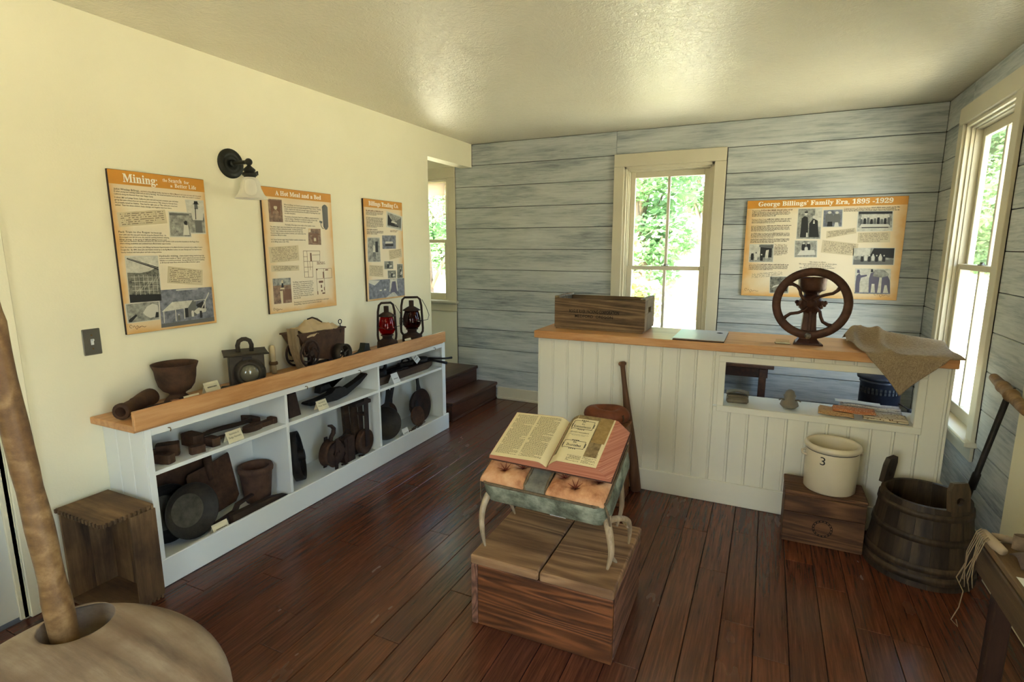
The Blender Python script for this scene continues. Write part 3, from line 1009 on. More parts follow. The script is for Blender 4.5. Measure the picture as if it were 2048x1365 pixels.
ptext(r, 'body_text', 'Over the course of his career, John Billings had become Superintendent of the Marks Brothers hydraulic mine at Mule Creek\u2019s\nDouglas Bar.  By 1894, when John and Adeline moved up to the Big Meadow to farm, his sons George and Tom had become\nheavily involved with both placer and lode mining activities.', .017, .3985, width=.398, cap=.0062, line=1.26, bold=.008)
ptext(r, 'heading_text', 'Hydraulic mining,', .188, .3555, width=.094, cap=.009)
ptext(r, 'body_text', 'a form of placer mining, involved large high', .288, .3565, width=.132, cap=.006, bold=.008)
ptext(r, 'body_text', 'pressure water nozzles or \u201cgiants\u201d which washed soil and rock out of the\nhillsides so it could be processed.  George Billings had a hand in building\nan 83 foot tall water flume which fed the Marks Brothers\u2019 giants.', .188, .3455, width=.236, cap=.006, line=1.2, bold=.008)
note(r, [(.225, .310), (.405, .285), (.396, .205), (.212, .228)], 8, 2)
tr_ = [('ph_light', [(0, .62), (1, .62), (1, 1), (0, 1)]), ('ph_dark', [(0, .15), (1, .12), (1, .78), (.7, .68), (.4, .64), (0, .66)]), ('g1', [(0, 0), (1, 0), (1, .15), (0, .18)]), ('g1', [(.02, .955), (.05, .98), (1, .76), (1, .70)]), ('g3', [(.05, .965), (.055, .97), (1, .735), (1, .728)])]
for k in range(6):
    a = .2 + .14 * k
    tr_.append(('ph_light', [(a, .16), (a + .012, .16), (a + .01, .6), (a - .003, .6)]))
    tr_.append(('ph_light', [(a, .2 + .05 * k), (a + .012, .2 + .05 * k), (a + .14, .3 + .06 * k), (a + .128, .3 + .06 * k)]))
for k in range(4): tr_.append(('ph_light', [(.1, .26 + .1 * k), (.95, .24 + .1 * k), (.95, .248 + .1 * k), (.1, .268 + .1 * k)]))
photo(r, [(.034, .358), (.178, .357), (.175, .145), (.030, .147)], 'ph_mid', tr_)
photo(r, [(.011, .141), (.160, .141), (.155, .057), (.012, .055)], 'ph_mid', [('g3', [(.48, .45), (.62, .78), (.8, .92), (.97, .8), (.98, .2), (.7, .12), (.55, .3)]), ('g1', [(.02, .02), (.1, .02), (.3, .34), (.26, .42), (.02, .16)]), ('g1', [(.86, .1), (.98, .1), (.98, .4), (.9, .42)])])
cab = [('ph_light', [(.02, .42), (.22, .66), (.60, .66), (.52, .46)]), ('g2', [(.60, .66), (.66, .62), (.66, .22), (.50, .2), (.5, .46)]), ('g1', [(.44, .2), (.50, .2), (.50, .46), (.44, .46)]), ('ph_blue', [(.06, .14), (.44, .18), (.44, .45), (.06, .42)]),
       ('g1', [(.66, .52), (.8, .62), (.84, .34), (.7, .4)]), ('g3', [(.05, .12), (.065, .12), (.065, .42), (.05, .42)]), ('g3', [(.26, .13), (.275, .13), (.275, .45), (.26, .45)]), ('g3', [(.42, .16), (.435, .16), (.435, .46), (.42, .46)]),
       ('g3', [(.76, .42), (.78, .42), (.94, .84), (.925, .85)]), ('g3', [(.62, .63), (.86, .65), (.86, .665), (.62, .645)]), ('g3', [(.82, .36), (.835, .36), (.85, .66), (.835, .66)]), ('ph_light', [(.6, .34), (.7, .44), (.86, .38), (.84, .3), (.66, .26)]), ('g2', [(0, 0), (1, 0), (1, .12), (0, .1)])]
cab += person(.74, .14, .26, 'g1', 'g3', .022) + person(.58, .2, .22, 'g3', 'g2', .022) + person(.32, .14, .18, 'g2', 'g3', .022)
cab += [('g3', [(.3, .955), (.72, .965), (.72, .985), (.3, .985)])]
photo(r, [(.168, .196), (.446, .194), (.444, .012), (.160, .012)], 'ph_blue', cab, 0)
flourish(r, .03, .03, .022)

# --- panel 2: a hot meal and a bed
r = panel('wide cream panel headed A Hot Meal and a Bed', T(.001, 2.295, 1.125) @ ML, .558, .743, .688)
ptext(r, 'title_lettering', serif('A Hot Meal and a Bed'), .101, .700, 'titleink', width=.366, cap=.026, bold=.012)
photo(r, [(.045, .674), (.146, .676), (.145, .544), (.045, .543)], 'ph_sepia', [('g4', [(.2, .3), (.8, .3), (.9, .95), (.1, .95)]), ('ph_sepia', [(.2, .1), (.8, .1), (.72, .45), (.55, .55), (.45, .55), (.28, .45)]), ('note', [(.5 + .13 * math.cos(a * PI / 5), .65 + .11 * math.sin(a * PI / 5)) for a in range(10)]), ('g4', [(.36, .7), (.64, .7), (.6, .84), (.4, .84)])], 0)
ptext(r, 'body_text', "When the Billings\u2019 new framed house was complete, George and Sarah\nAnn opened their doors to travelers through the Rogue country.  Charging\na dollar a day for two meals and overnight lodging supplemented their\ntrading post income and allowed them the ability to buy things they could\nnot make themselves.", .160, .6455, width=.300, cap=.0085, line=1.02, bold=.006)
ptext(r, 'body_text', 'The women of the family, Sarah Ann and Myrtie, cooked meals twice\na day for visitors.  Planning for an unknown number of day-to-day\nvisitors was difficult but there was always enough food!', .159, .5745, width=.278, cap=.0085, line=1.02, bold=.006)
ptext(r, 'body_text', 'The family of five slept in the smaller of two upstairs rooms.', .158, .526, width=.245, cap=.0085, bold=.006)
ptext(r, 'body_text', 'The other, larger space was divided into small cubicles separated\nby sheets of heavy unbleached muslin.  In these partitioned\n\u201crooms\u201d slept travelers who arrived at the end of each day.\nAccommodations were primitive, however, and restful sleep was\nsometimes difficult to attain.', .047, .5115, width=.272, cap=.0085, line=.99, bold=.006)
ptext(r, 'body_text', 'U.S. Forest Service ranger Henry Haefner recalled a sleepless stay\nat the Billings\u2019 place in the 1920s:', .046, .4365, width=.268, cap=.0085, line=1.02, bold=.006)
sc_ = [(.471, .655), (.480, .665), (.497, .672), (.512, .666), (.522, .655), (.520, .530), (.508, .512), (.492, .508), (.474, .528)]
MB().add([(a, b, TH + .0009) for a, b in sc_[::-1]], [tuple(range(9))]).build('printed_sconce', M['g2'], r)
MB().tube([(.452, .552, TH + .0014), (.456, .53, TH + .0014), (.468, .516, TH + .0014), (.484, .52, TH + .0014), (.487, .55, TH + .0014)], .002, 5).add([(a, b, TH + .001) for a, b in ((.440, .556), (.465, .548), (.468, .562), (.444, .566))], [(0, 1, 2, 3)]).build('printed_candle_arm', M['g2'], r)
photo(r, [(.342, .512), (.447, .513), (.446, .410), (.336, .412)], 'ph_sepia', [('g4', [(.3, .12), (.75, .12), (.75, .6), (.3, .6)]), ('ph_sepia', [(.42, .18), (.62, .18), (.62, .5), (.42, .5)]), ('note', [(.42, .24), (.6, .24), (.6, .42), (.42, .42)]), ('panel', [(0, .75), (.18, .8), (.2, 1), (0, 1)]), ('g4', [(.1, .62), (.9, .62), (.9, .7), (.1, .7)])], 0, 'printed_stove')
note(r, [(.023, .396), (.251, .408), (.252, .314), (.030, .303)], 10, 3)
note(r, [(.033, .290), (.247, .283), (.246, .251), (.033, .251)], 4, 4)
def plan(r, segs, blocks):
    mb = MB()
    for (a, b, c, d) in segs: mb.tube([(a, b, TH + .001), (c, d, TH + .001)], .0011, 4)
    for (a, b, c, d) in blocks: mb.add([(a, b, TH + .0012), (c, b, TH + .0012), (c, d, TH + .0012), (a, d, TH + .0012)], [(0, 1, 2, 3)])
    return mb.build('printed_floor_plan', M['g4'], r)
plan(r, [(.288, .372, .431, .371), (.431, .371, .425, .305), (.425, .305, .361, .306), (.361, .306, .357, .204), (.357, .204, .287, .206), (.287, .206, .288, .372), (.288, .306, .361, .306), (.318, .372, .320, .206), (.288, .336, .320, .336), (.361, .345, .428, .347), (.288, .27, .359, .27), (.288, .24, .32, .24), (.338, .306, .338, .25)], [(.343, .306, .356, .359)])
plan(r, [(.388, .256, .526, .255), (.526, .255, .526, .192), (.526, .192, .455, .19), (.455, .255, .454, .088), (.388, .256, .388, .089), (.388, .19, .455, .19)], [(.388, .246, .400, .256), (.444, .193, .455, .235), (.468, .242, .494, .250), (.405, .163, .443, .177), (.420, .130, .431, .15), (.447, .112, .454, .134), (.430, .089, .454, .098), (.388, .088, .394, .11), (.421, .105, .434, .116)])
fine_print(r, .398, .473, .302, .282, 2, 51, 'g4', 1.0)
photo(r, [(.036, .210), (.172, .210), (.171, .056), (.034, .058)], 'ph_sepia', [('ph_mid', [(0, .72), (1, .72), (1, 1), (0, 1)]), ('g4', [(.62, .12), (1, .12), (1, .56), (.62, .56)]), ('note', [(.4, .0), (.5, 0), (.52, .5), (.36, .5)]), ('g4', [(.5, .02), (.64, .02), (.6, .5), (.52, .52)]), ('note', [(.36, .56), (.62, .56), (.6, .62), (.4, .62)]), ('g1', [(.45, .64), (.58, .64), (.56, .8), (.48, .8)]), ('note', [(.47, .8), (.56, .8), (.56, .92), (.47, .92)])], 0)
ptext(r, 'body_text', 'The Billings\u2019 simple living was not without\na few luxuries.  A young man named by the\nname of Celsus Crockett once remarked\nto the Billings how good the lights from\ntheir home looked as he came up the trail.\nThey had, probably, the first electric lights\nin the whole canyon.  The last time he\ncame by, they had strung lights a long way\ndown the trail.', .186, .176, width=.172, cap=.0084, line=1.02, bold=.006)
ptext(r, 'body_text', 'The butter churn you see (here framed) was whittled from a cedar log by\nGeorge Billings.  Sarah Ann used it to feed her family and', .185, .050, width=.300, cap=.0084, line=1.05, bold=.006)
flourish(r, .04, .022, .02)

# --- panel 3: trading company
r = panel('narrow tall panel headed Billings Trading Co.', T(.001, 3.173, 1.122) @ ML, .462, .746, .686)
ptext(r, 'title_lettering', serif('Billings Trading Co.'), .058, .700, 'titleink', width=.355, cap=.031, bold=.012)
fine_print(r, .025, .227, .668, .655, 1, 21, 'inkbrown', 1.0)
fine_print(r, .025, .222, .655, .628, 3, 22)
fine_print(r, .025, .222, .617, .540, 9, 23)
fine_print(r, .025, .15, .532, .520, 1, 24, 'finek', 1.0)
fine_print(r, .025, .228, .519, .490, 3, 25)
photo(r, [(.277, .660), (.444, .632), (.436, .535), (.268, .558)], 'ph_mid', [('g1', [(0, .1), (0, .9), (.35, .45), (.6, .4), (.6, .1)]), ('g2', [(1, .1), (1, .95), (.55, .5), (.5, .2)]), ('g3', [(.25, .35), (.7, .35), (.66, .45), (.3, .47)]), ('g1', [(.2, .12), (.8, .12), (.78, .24), (.22, .24)])], .012)
fine_print(r, .30, .40, .530, .512, 2, 52, 'g4', .8)
photo(r, [(.198, .486), (.367, .489), (.363, .386), (.197, .385)], 'ph_blue', [('g1', [(.2, .2), (.8, .2), (.8, .36), (.2, .36)]), ('g3', [(.2, .4), (.78, .42), (.76, .54), (.24, .55)]), ('g2', [(.5, .6), (.54, .6), (.75, 1), (.68, 1)])], 0)
photo(r, [(.031, .465), (.166, .467), (.167, .291), (.025, .293)], 'ph_mid', [('g1', [(.62, .4), (.84, .4), (.84, .85), (.62, .85)]), ('g3', [(.4, .4), (.6, .4), (.56, .68), (.46, .7)]), ('g2', [(.35, .2), (.66, .2), (.6, .4), (.4, .4)])], .003)
note(r, [(.271, .374), (.431, .387), (.438, .321), (.277, .301)], 8, 5)
note(r, [(.033, .269), (.195, .258), (.194, .172), (.031, .187)], 9, 6)
for q, sd in (([(.215, .290), (.318, .289), (.318, .231), (.213, .232)], 0), ([(.250, .219), (.351, .216), (.351, .158), (.251, .160)], 1), ([(.371, .264), (.442, .262), (.439, .154), (.368, .154)], 2)):
    photo(r, q, 'ph_dark', person(.4 + .1 * sd, .1, .7, 'g1', 'g3', .1) + [('g3', [(.55, .2), (.9, .3), (.85, .5), (.6, .45)])], .003)
photo(r, [(.022, .157), (.457, .150), (.456, .010), (.018, .014)], 'ph_blue', [('g3', [(0, .86), (.15, .7), (.3, .95), (0, 1)]), ('ph_light', [(.58, .98), (.78, .98), (.8, .3), (.76, .3), (.74, .86), (.64, .86), (.58, .3), (.55, .3)]), ('vio', [(.6, .2), (.78, .2), (.74, .84), (.64, .84)]), ('ph_light', [(.45, 0), (.8, 0), (.7, .25), (.64, .25)]), ('g3', [(.28, .38), (.34, .38), (.34, .46), (.28, .46)]), ('g3', [(.4, .4), (.46, .4), (.46, .48), (.4, .48)])], 0)

# --- panel 4: family era, on the planks of the back wall
r = panel("broad panel headed George Billings' Family Era, 1895 -1929", T(2.5, D - .001, 1.134) @ MBK, 1.054, .747, .686)
ptext(r, 'title_lettering', serif("George Billings\u2019 Family Era, 1895 -1929"), .080, .702, 'titleink', width=.884, cap=.033, bold=.016)
ptext(r, 'heading_text', 'Beginnings', .040, .664, 'inkbrown', width=.06, cap=.010)
fine_print(r, .105, .323, .676, .662, 1, 31, 'inkbrown', 1.0)
fine_print(r, .040, .323, .661, .622, 4, 32)
ptext(r, 'heading_text', 'Moving to Mule Creek', .041, .596, 'inkbrown', width=.105, cap=.010)
fine_print(r, .15, .318, .607, .595, 1, 33, 'finek', 1.0)
fine_print(r, .041, .318, .594, .570, 3, 34)
ptext(r, 'heading_text', 'Land of Opportunity', .040, .546, 'inkbrown', width=.105, cap=.010)
fine_print(r, .15, .325, .557, .546, 1, 35, 'finek', 1.0)
fine_print(r, .040, .325, .545, .508, 4, 36)
fine_print(r, .042, .322, .498, .460, 4, 37)
fine_print(r, .042, .325, .454, .418, 4, 38)
photo(r, [(.042, .407), (.209, .407), (.212, .273), (.044, .271)], 'ph_mid', [('ph_light', [(0, .3), (.45, .3), (.45, 1), (0, 1)]), ('g1', [(.45, .25), (.95, .25), (.95, .78), (.45, .85)]), ('g2', [(.4, .85), (1, .78), (1, .95), (.4, .98)]), ('ph_light', [(.66, .2), (.8, .2), (.82, .7), (.7, .66)])] + person(.12, .1, .5, 'g1', 'g3', .06) + person(.28, .1, .48, 'g3', 'g2', .06) + person(.52, .06, .4, 'g1', 'g3', .06))
ptext(r, 'heading_text', 'The Billings Place', .218, .398, 'inkbrown', width=.088, cap=.010)
fine_print(r, .218, .315, .393, .322, 8, 39)
ptext(r, 'heading_text', 'Call of the Wild', .044, .245, 'inkbrown', width=.08, cap=.010)
fine_print(r, .128, .33, .256, .244, 1, 40, 'finek', 1.0)
fine_print(r, .044, .333, .243, .206, 4, 41)
note(r, [(.048, .180), (.300, .205), (.303, .160), (.052, .133)], 5, 7, False)
cpl = [('ph_light', [(.72, .4), (1, .4), (1, 1), (.72, 1)]), ('g1', [(.14, .04), (.48, .04), (.46, .45), (.42, .72), (.28, .76), (.16, .68)]), ('g3', [(.34 + .07 * math.cos(a), .84 + .06 * math.sin(a)) for a in range(6)]), ('g1', [(.52, .05), (.95, .05), (.9, .3), (.86, .6), (.66, .68), (.5, .5)]), ('g3', [(.66, .5), (.74, .5), (.72, .62), (.68, .62)]), ('g3', [(.69 + .07 * math.cos(a), .72 + .06 * math.sin(a)) for a in range(6)]), ('g1', [(.27, .86), (.41, .86), (.4, .91), (.28, .91)]), ('g3', [(.4, .05), (.48, .05), (.46, .2), (.4, .2)])]
photo(r, [(.364, .674), (.519, .673), (.525, .450), (.367, .451)], 'ph_mid', cpl)
photo(r, [(.533, .659), (.653, .661), (.659, .539), (.538, .539)], 'ph_blue', person(.32, .2, .75, 'g2', 'g3', .2) + person(.72, .2, .72, 'g2', 'g3', .18) + [('g1', [(.2, 0), (.5, 0), (.48, .3), (.24, .3)]), ('g3', [(.6, 0), (.85, 0), (.8, .25), (.64, .25)])])
photo(r, [(.360, .435), (.505, .434), (.512, .313), (.366, .312)], 'ph_mid', [('g3', [(.1, .1), (.95, .12), (.9, .42), (.3, .46)])] + person(.4, .4, .5, 'g1', 'g3', .09) + person(.62, .42, .5, 'g1', 'g3', .09) + person(.52, .3, .4, 'g3', 'g2', .07))
ptext(r, 'heading_text', 'Celebrations - A Time for Fun!', .663, .664, 'inkbrown', width=.165, cap=.010)
fine_print(r, .835, 1.012, .676, .664, 1, 42, 'finek', 1.0)
fine_print(r, .663, 1.008, .663, .645, 2, 43, 'finek', 1.0)
grp = [('g1', [(0, .88), (1, .88), (1, 1), (0, 1)]), ('ph_light', [(0, 0), (1, 0), (1, .16), (0, .18)]), ('ph_light', [(.1, .45), (.9, .45), (.9, .85), (.1, .85)])]
for k in range(9): grp += person(.1 + .1 * k, .22 + .04 * (k % 3), .5, 'g1' if k % 2 else 'g2', 'g3', .04)
grp += [('g3', [(.05, .2), (.95, .2), (.9, .34), (.1, .36)]), ('g1', [(.12, .15), (.9, .15), (.9, .2), (.12, .2)])]
photo(r, [(.758, .644), (.966, .641), (.974, .504), (.762, .503)], 'ph_mid', grp)
note(r, [(.564, .506), (.747, .528), (.757, .489), (.565, .451)], 4, 8)
note(r, [(.543, .441), (.779, .411), (.775, .322), (.539, .346)], 7, 9)
note(r, [(.769, .492), (.967, .497), (.972, .421), (.770, .418)], 6, 10)
pk = [('ph_light', [(0, .5), (.4, .6), (.42, 1), (0, 1)]), ('g1', [(.4, .5), (1, .4), (1, 1), (.5, 1)]), ('g2', [(0, 0), (1, 0), (1, .3), (0, .3)])]
for k in range(7): pk += person(.22 + .09 * k, .18 + .06 * (k % 2), .42, 'g3' if k % 2 else 'g1', 'g3', .035)
photo(r, [(.753, .379), (1.004, .379), (1.008, .260), (.758, .258)], 'ph_mid', pk)
hz = [('vio', [(.02, .0), (.14, 0), (.14, .42), (.18, .7), (.12, .82), (.04, .7), (.02, .4)]), ('vio', [(.05, .82), (.14, .82), (.12, .95), (.06, .95)]), ('vio', [(.14, .62), (.34, .7), (.34, .76), (.13, .72)]),
      ('vio', [(.40, .05), (.46, .05), (.48, .4), (.56, .4), (.58, .04), (.64, .04), (.68, .5), (.7, .78), (.6, .9), (.44, .82), (.4, .6)]), ('ph_mid', [(.5, .7), (.9, .62), (.96, .8), (.8, .96), (.55, .95)]), ('vio', [(.74, .03), (.8, .03), (.84, .36), (.9, .36), (.95, .02), (1, .04), (.98, .55), (.92, .72), (.76, .66)]), ('g1', [(.44, .86), (.52, .86), (.5, .98), (.45, .98)]), ('ph_blue', [(0, 0), (1, 0), (1, .05), (0, .05)])]
photo(r, [(.775, .230), (.997, .230), (1.010, .045), (.785, .043)], 'ph_light', hz, 0)
photo(r, [(.206, .154), (.334, .157), (.340, .031), (.211, .029)], 'ph_dark', [('g3', [(.1, .3), (.6, .5), (.7, .6), (.2, .45)]), ('g1', [(.7, .1), (.95, .1), (.95, .7), (.75, .7)])])
ptext(r, 'quote_text', serif('\u201cWe were so close...\nWe were millionaires as far as love goes,\nif you counted love in dollars.\nWe were millionaires in love at home.\u201d'), .527, .269, 'ink', width=.256, cap=.0095, align='CENTER', line=1.05)
flourish(r, .045, .04, .03)
flourish(r, .93, .035, .03)

# ================================================================== wall sconce and switch plate
r = thing('wall_sconce', 'dark bronze wall sconce with white bell glass shade', 'wall lamp', (0, 2.124, 1.968))
MX = RY(PI / 2)
MB().lathe([(.0001, .014), (.03, .014), (.034, .017), (.04, .013), (.05, .013), (.054, .016), (.06, .012), (.074, .011), (.078, .006), (.078, 0)], 36, MX).build('back_plate', M['bronze'], r)
MB().lathe([(.0001, .03), (.017, .03), (.02, .024), (.02, .012)], 20, MX).cyl((.02, 0, 0), (.135, .0, .0), .0105, .0105, 14).ball((.142, 0, 0), .019, 16).build('arm', M['bronze'], r)
MB().lathe([(.008, -.016), (.012, -.022), (.026, -.034), (.03, -.038), (.03, -.046), (.026, -.048), (.026, -.054), (.034, -.056), (.038, -.062), (.037, -.07), (.03, -.074), (.028, -.084)], 24, T(.142, 0, 0)).build('shade_holder', M['bronze'], r)
MB().cyl((.142, .03, -.05), (.142, .044, -.05), .004).box((.142, .05, -.052), (.004, .012, .022), .002).build('thumb_screw', M['bronze'], r)
sh_ = MB().lathe([(.027, -.078), (.038, -.088), (.045, -.1), (.052, -.135), (.064, -.165), (.082, -.188), (.084, -.19), (.080, -.188), (.061, -.163), (.049, -.134), (.042, -.1), (.03, -.086)], 36, T(.142, 0, 0)).build('shade', M['frost'], r)
sh_['label'] = 'frosted white bell glass shade'

r = thing('light_switch', 'single toggle switch on a dull metal wall plate', 'light switch', (0, 1.347, 1.108))
MB().bb(0, .006, -.036, .036, -.058, .058, .003).build('switch_plate', M['steel'], r)
MB().bb(.004, .0075, -.006, .006, -.013, .013, .001).box((.013, 0, .003), (.016, .008, .009), .002, RY(-.4)).build('toggle', M['cardwhite'], r)
for z in (-.03, .03): MB().cyl((.005, 0, z), (.0075, 0, z), .004, .0035, 10).build('screw', M['brass'], r)

# ================================================================== display shelf along the left wall
def part(mb, name, mat, r):
    """shape given in room coordinates, parented to an unrotated thing"""
    return mb.build(name, mat, r, T(-r.location.x, -r.location.y, -r.location.z))

SU = thing('display_shelf', 'long white display shelf of six open cubbies along the cream wall', 'shelf unit', (.15, 2.55, 0))
FX = .305
part(MB().bb(.0, .012, 1.345, 3.745, .09, .742), 'back_panel', M['white'], SU)
part(MB().bb(.012, FX, 1.355, 3.745, .085, .105, .002), 'bottom_board', M['white'], SU)
for k in range(3):                                     # beadboard end, board by board
    a = .003 + k * .1
    part(MB().bb(a, a + .0985, 1.342, 1.358, 0, .744, .003), 'end_board', M['white'], SU)
part(MB().bb(.012, FX, 3.735, 3.75, 0, .744, .002), 'end_panel', M['white'], SU)
for y in (2.108, 2.908):
    part(MB().bb(.012, FX, y - .009, y + .009, .105, .744, .001), 'divider', M['white'], SU)
for a, b in ((1.358, 2.099), (2.117, 2.899), (2.917, 3.735)):
    part(MB().bb(.012, FX, a, b, .526, .545, .001), 'shelf_board', M['white'], SU)
part(MB().bb(FX - .003, FX + .008, 1.342, 1.37, .13, .744, .001), 'face_stile', M['white'], SU)
part(MB().bb(FX - .003, FX + .008, 3.705, 3.752, .13, .744, .001), 'face_stile', M['white'], SU)
part(MB().bb(FX - .003, FX + .008, 1.37, 3.705, .712, .744, .001), 'face_rail', M['white'], SU)
part(MB().bb(FX - .003, FX + .014, 1.342, 3.785, 0, .133, .003), 'base_board', M['white'], SU)
for y in (1.445, 2.245, 2.70, 3.585):
    part(MB().tube([(FX + .008, y, .727), (FX + .022, y, .729), (FX + .027, y, .722), (FX + .022, y, .713)], .0022, 6), 'cup_hook', M['brass'], SU)

CT = thing('oak_countertop', 'honey oak shelf top with a raised front lip over the white cubbies', 'countertop', (.16, 2.5, .745))
part(MB().bb(.002, .318, 1.298, 3.725, .745, .776, .003), 'top_board', M['oakY'], CT)
part(MB().bb(.318, .337, 1.296, 3.728, .757, .842, .002), 'front_lip', M['oakY'], CT)
TZ = .7765

def card(loc, w, h, lines, rot, label, mat='paper', thick=.0012, foot=True, name='label_card'):
    """tent card leaning back, printed face towards +X"""
    r = thing(name, label, 'card', loc, rot)
    Mx = RY(-.42) @ ML
    MB().bb(-w / 2, w / 2, 0, h, -thick, 0, 0, Mx).build('card_face', M[mat], r)
    if foot: MB().bb(-w / 2, w / 2, 0, h * .85, -thick, 0, 0, T(-h * .68, 0, 0) @ RY(.42) @ ML).build('card_back', M[mat], r)
    n = len(lines)
    for k, tx in enumerate(lines):
        yb = h * (.66 - .3 * k) if n > 1 else h * .4
        if tx is None:                     # print too faint to read: short strokes
            g = random.Random(k + int(w * 1e4) + int(loc[1] * 1e3)); x = -w * .3
            mb = MB()
            while x < w * .3:
                q = w * g.uniform(.03, .06)
                mb.add([(x, yb, .0006), (x + q, yb, .0006), (x + q, yb + h * .08, .0006), (x, yb + h * .08, .0006)], [(0, 1, 2, 3)]); x += q + w * .02
            mb.build('print', M['ink'], r, Mx)
            continue
        me = text_mesh(tx, M['ink'], width=w * (.62 if k == 0 and n > 1 else .8), cap=h * .17, align='CENTER')
        link('print', me, r, Mx @ T(0, yb, .0006))
    return r

# --- items on top of the shelf
r = thing('hydraulic_nozzle', 'rusty tapered iron nozzle with an open round mouth at the shelf end', 'nozzle', (.15, 1.42, TZ))
prof = [(.022, 0), (.034, 0), (.037, .006), (.036, .02), (.03, .03), (.03, .1), (.033, .11), (.033, .13), (.038, .17), (.041, .21), (.04, .235), (.03, .25), (.0001, .255)]
q = (Vector((.055, 1.55, .820)) - Vector((.185, 1.328, .8145))).to_track_quat('Z', 'Y').to_matrix().to_4x4()
part(MB().lathe(prof, 20, T(.185, 1.328, .8145) @ q).lathe([(.022, 0), (.02, .09), (.0001, .09)], 20, T(.185, 1.328, .8145) @ q), 'nozzle_body', M['rust'], r)
r = thing('hand_drill_bar', 'short iron hand tool with a bare copper-coloured band beside the iron mortar', 'hand tool', (.22, 1.5, TZ))
part(MB().tube([(.185, 1.44, .796), (.2, 1.49, .797), (.213, 1.54, .798), (.222, 1.58, .799)], [.016, .017, .018, .02], 12), 'bar', M['rustD'], r)
part(MB().tube([(.212, 1.535, .798), (.219, 1.565, .7985)], .0208, 12), 'copper_band', mat_plain('bare_copper', (168, 118, 86), .5, .4), r)
part(MB().tube([(.221, 1.577, .8), (.228, 1.612, .8)], [.0235, .021], 8), 'striking_end', M['rustD'], r)

r = thing('iron_mortar', 'brown iron mortar bowl on a round foot', 'mortar bowl', (.112, 1.632, TZ))
MB().lathe([(.0001, 0), (.058, 0), (.06, .006), (.05, .02), (.034, .036), (.036, .044), (.06, .058), (.078, .085), (.086, .12), (.09, .16), (.1, .185), (.101, .19), (.095, .188), (.084, .16), (.08, .12), (.07, .09), (.05, .066), (.0001, .056)], 32).build('bowl', M['rust'], r)

card((.312, 1.585, TZ), .075, .07, [None], (0, 0, .0), 'cream name card leaning on the lip in front of the iron mortar')
card((.235, 1.745, TZ), .08, .088, [None, None], (0, 0, .0), 'cream name card of two lines beside the dark green wedge')

r = thing('iron_wedge', 'low dark green iron wedge lying beside the square lamp', 'wedge', (.275, 1.83, TZ))
MB().prism([(-.085, 0), (.06, 0), (.055, .04), (-.055, .055), (-.085, .012)], -.033, .036, ML @ RY(0)).build('wedge', M['green'], r)

# railroad lamp: square body, round lens, flat lid with a strap handle
r = thing('signal_lamp', 'square grimy metal signal lamp with a round bulging glass lens', 'lamp', (.165, 1.985, TZ), (0, 0, -.60))
MB().bb(-.075, .075, -.085, .085, 0, .182, .004).build('lamp_body', M['lampmetal'], r)
MB().bb(-.09, .095, -.108, .108, .182, .19, .003).tube([(.095, -.108, .187), (.095, .108, .187)], .005, 6).tube([(-.09, -.108, .187), (-.09, .108, .187)], .005, 6).build('lid', M['lampmetal'], r)
hp = [(0, -.032, .186), (0, -.034, .225), (0, -.026, .248), (0, -.008, .258), (0, .008, .258), (0, .026, .248), (0, .034, .225), (0, .032, .186)]
MB().tube(hp, .0115, 8).build('handle', M['lampmetal'], r)
ring_ = MB().lathe([(.046, .0), (.074, 0), (.074, .012), (.064, .014), (.062, .02), (.05, .02), (.046, .014)], 28, T(.075, .008, .085) @ RY(PI / 2))
for k in range(5):
    a = k * 2 * PI / 5 + .3
    ring_.ball((.09, .008 + .068 * math.cos(a), .085 + .068 * math.sin(a)), .004, 8)
ring_.lathe([(.072, 0), (.078, .0), (.082, .002)], 24, T(.076, .008, .085) @ RY(PI / 2)).build('lens_ring', M['lampmetal'], r)
MB().lathe([(.048, .006), (.042, .018), (.03, .027), (.015, .032), (.0001, .033)], 28, T(.078, .008, .085) @ RY(PI / 2)).build('lens', M['lens'], r)
MB().bb(.074, .082, -.02, .025, .155, .172, .001).build('hinge_plate', M['iron'], r)

# old cast machine on wheels with a sagging cloth
r = thing('ore_cart_model', 'small rusty wheeled hopper cart draped with a torn pale cloth', 'model cart', (.16, 2.5, TZ))
hop = [(-.19, .235), (.2, .225), (.185, .09), (.05, .045), (-.06, .07), (-.14, .16)]
part(MB().prism([(2.5 + a, TZ + b) for a, b in hop], .07, .215, ML), 'hopper', M['rust'], r)
part(MB().bb(.06, .225, 2.31, 2.705, TZ + .226, TZ + .236, .002), 'hopper_rim', M['rust'], r)
bk = [(-.205, .27), (-.183, .268), (-.172, .18), (-.15, .09), (-.11, .0), (-.14, 0), (-.175, .09), (-.198, .17)]
part(MB().prism([(2.5 + a, TZ + b) for a, b in bk], .14, .205, ML), 'end_board', mat_wood('pale_end_board', (96, 80, 58), (136, 116, 86), (166, 146, 112), 'Z', 1, .8, .3, 4, .3), r)
part(MB().tube([(.2, 2.35, TZ + .1), (.2, 2.66, TZ + .08)], .008, 8).tube([(.1, 2.35, TZ + .1), (.1, 2.66, TZ + .05)], .008, 8).bb(.09, .21, 2.42, 2.66, TZ, TZ + .02, .004).bb(.14, .16, 2.44, 2.47, TZ + .015, TZ + .08).bb(.14, .16, 2.6, 2.63, TZ + .015, TZ + .08), 'frame', M['rustD'], r)
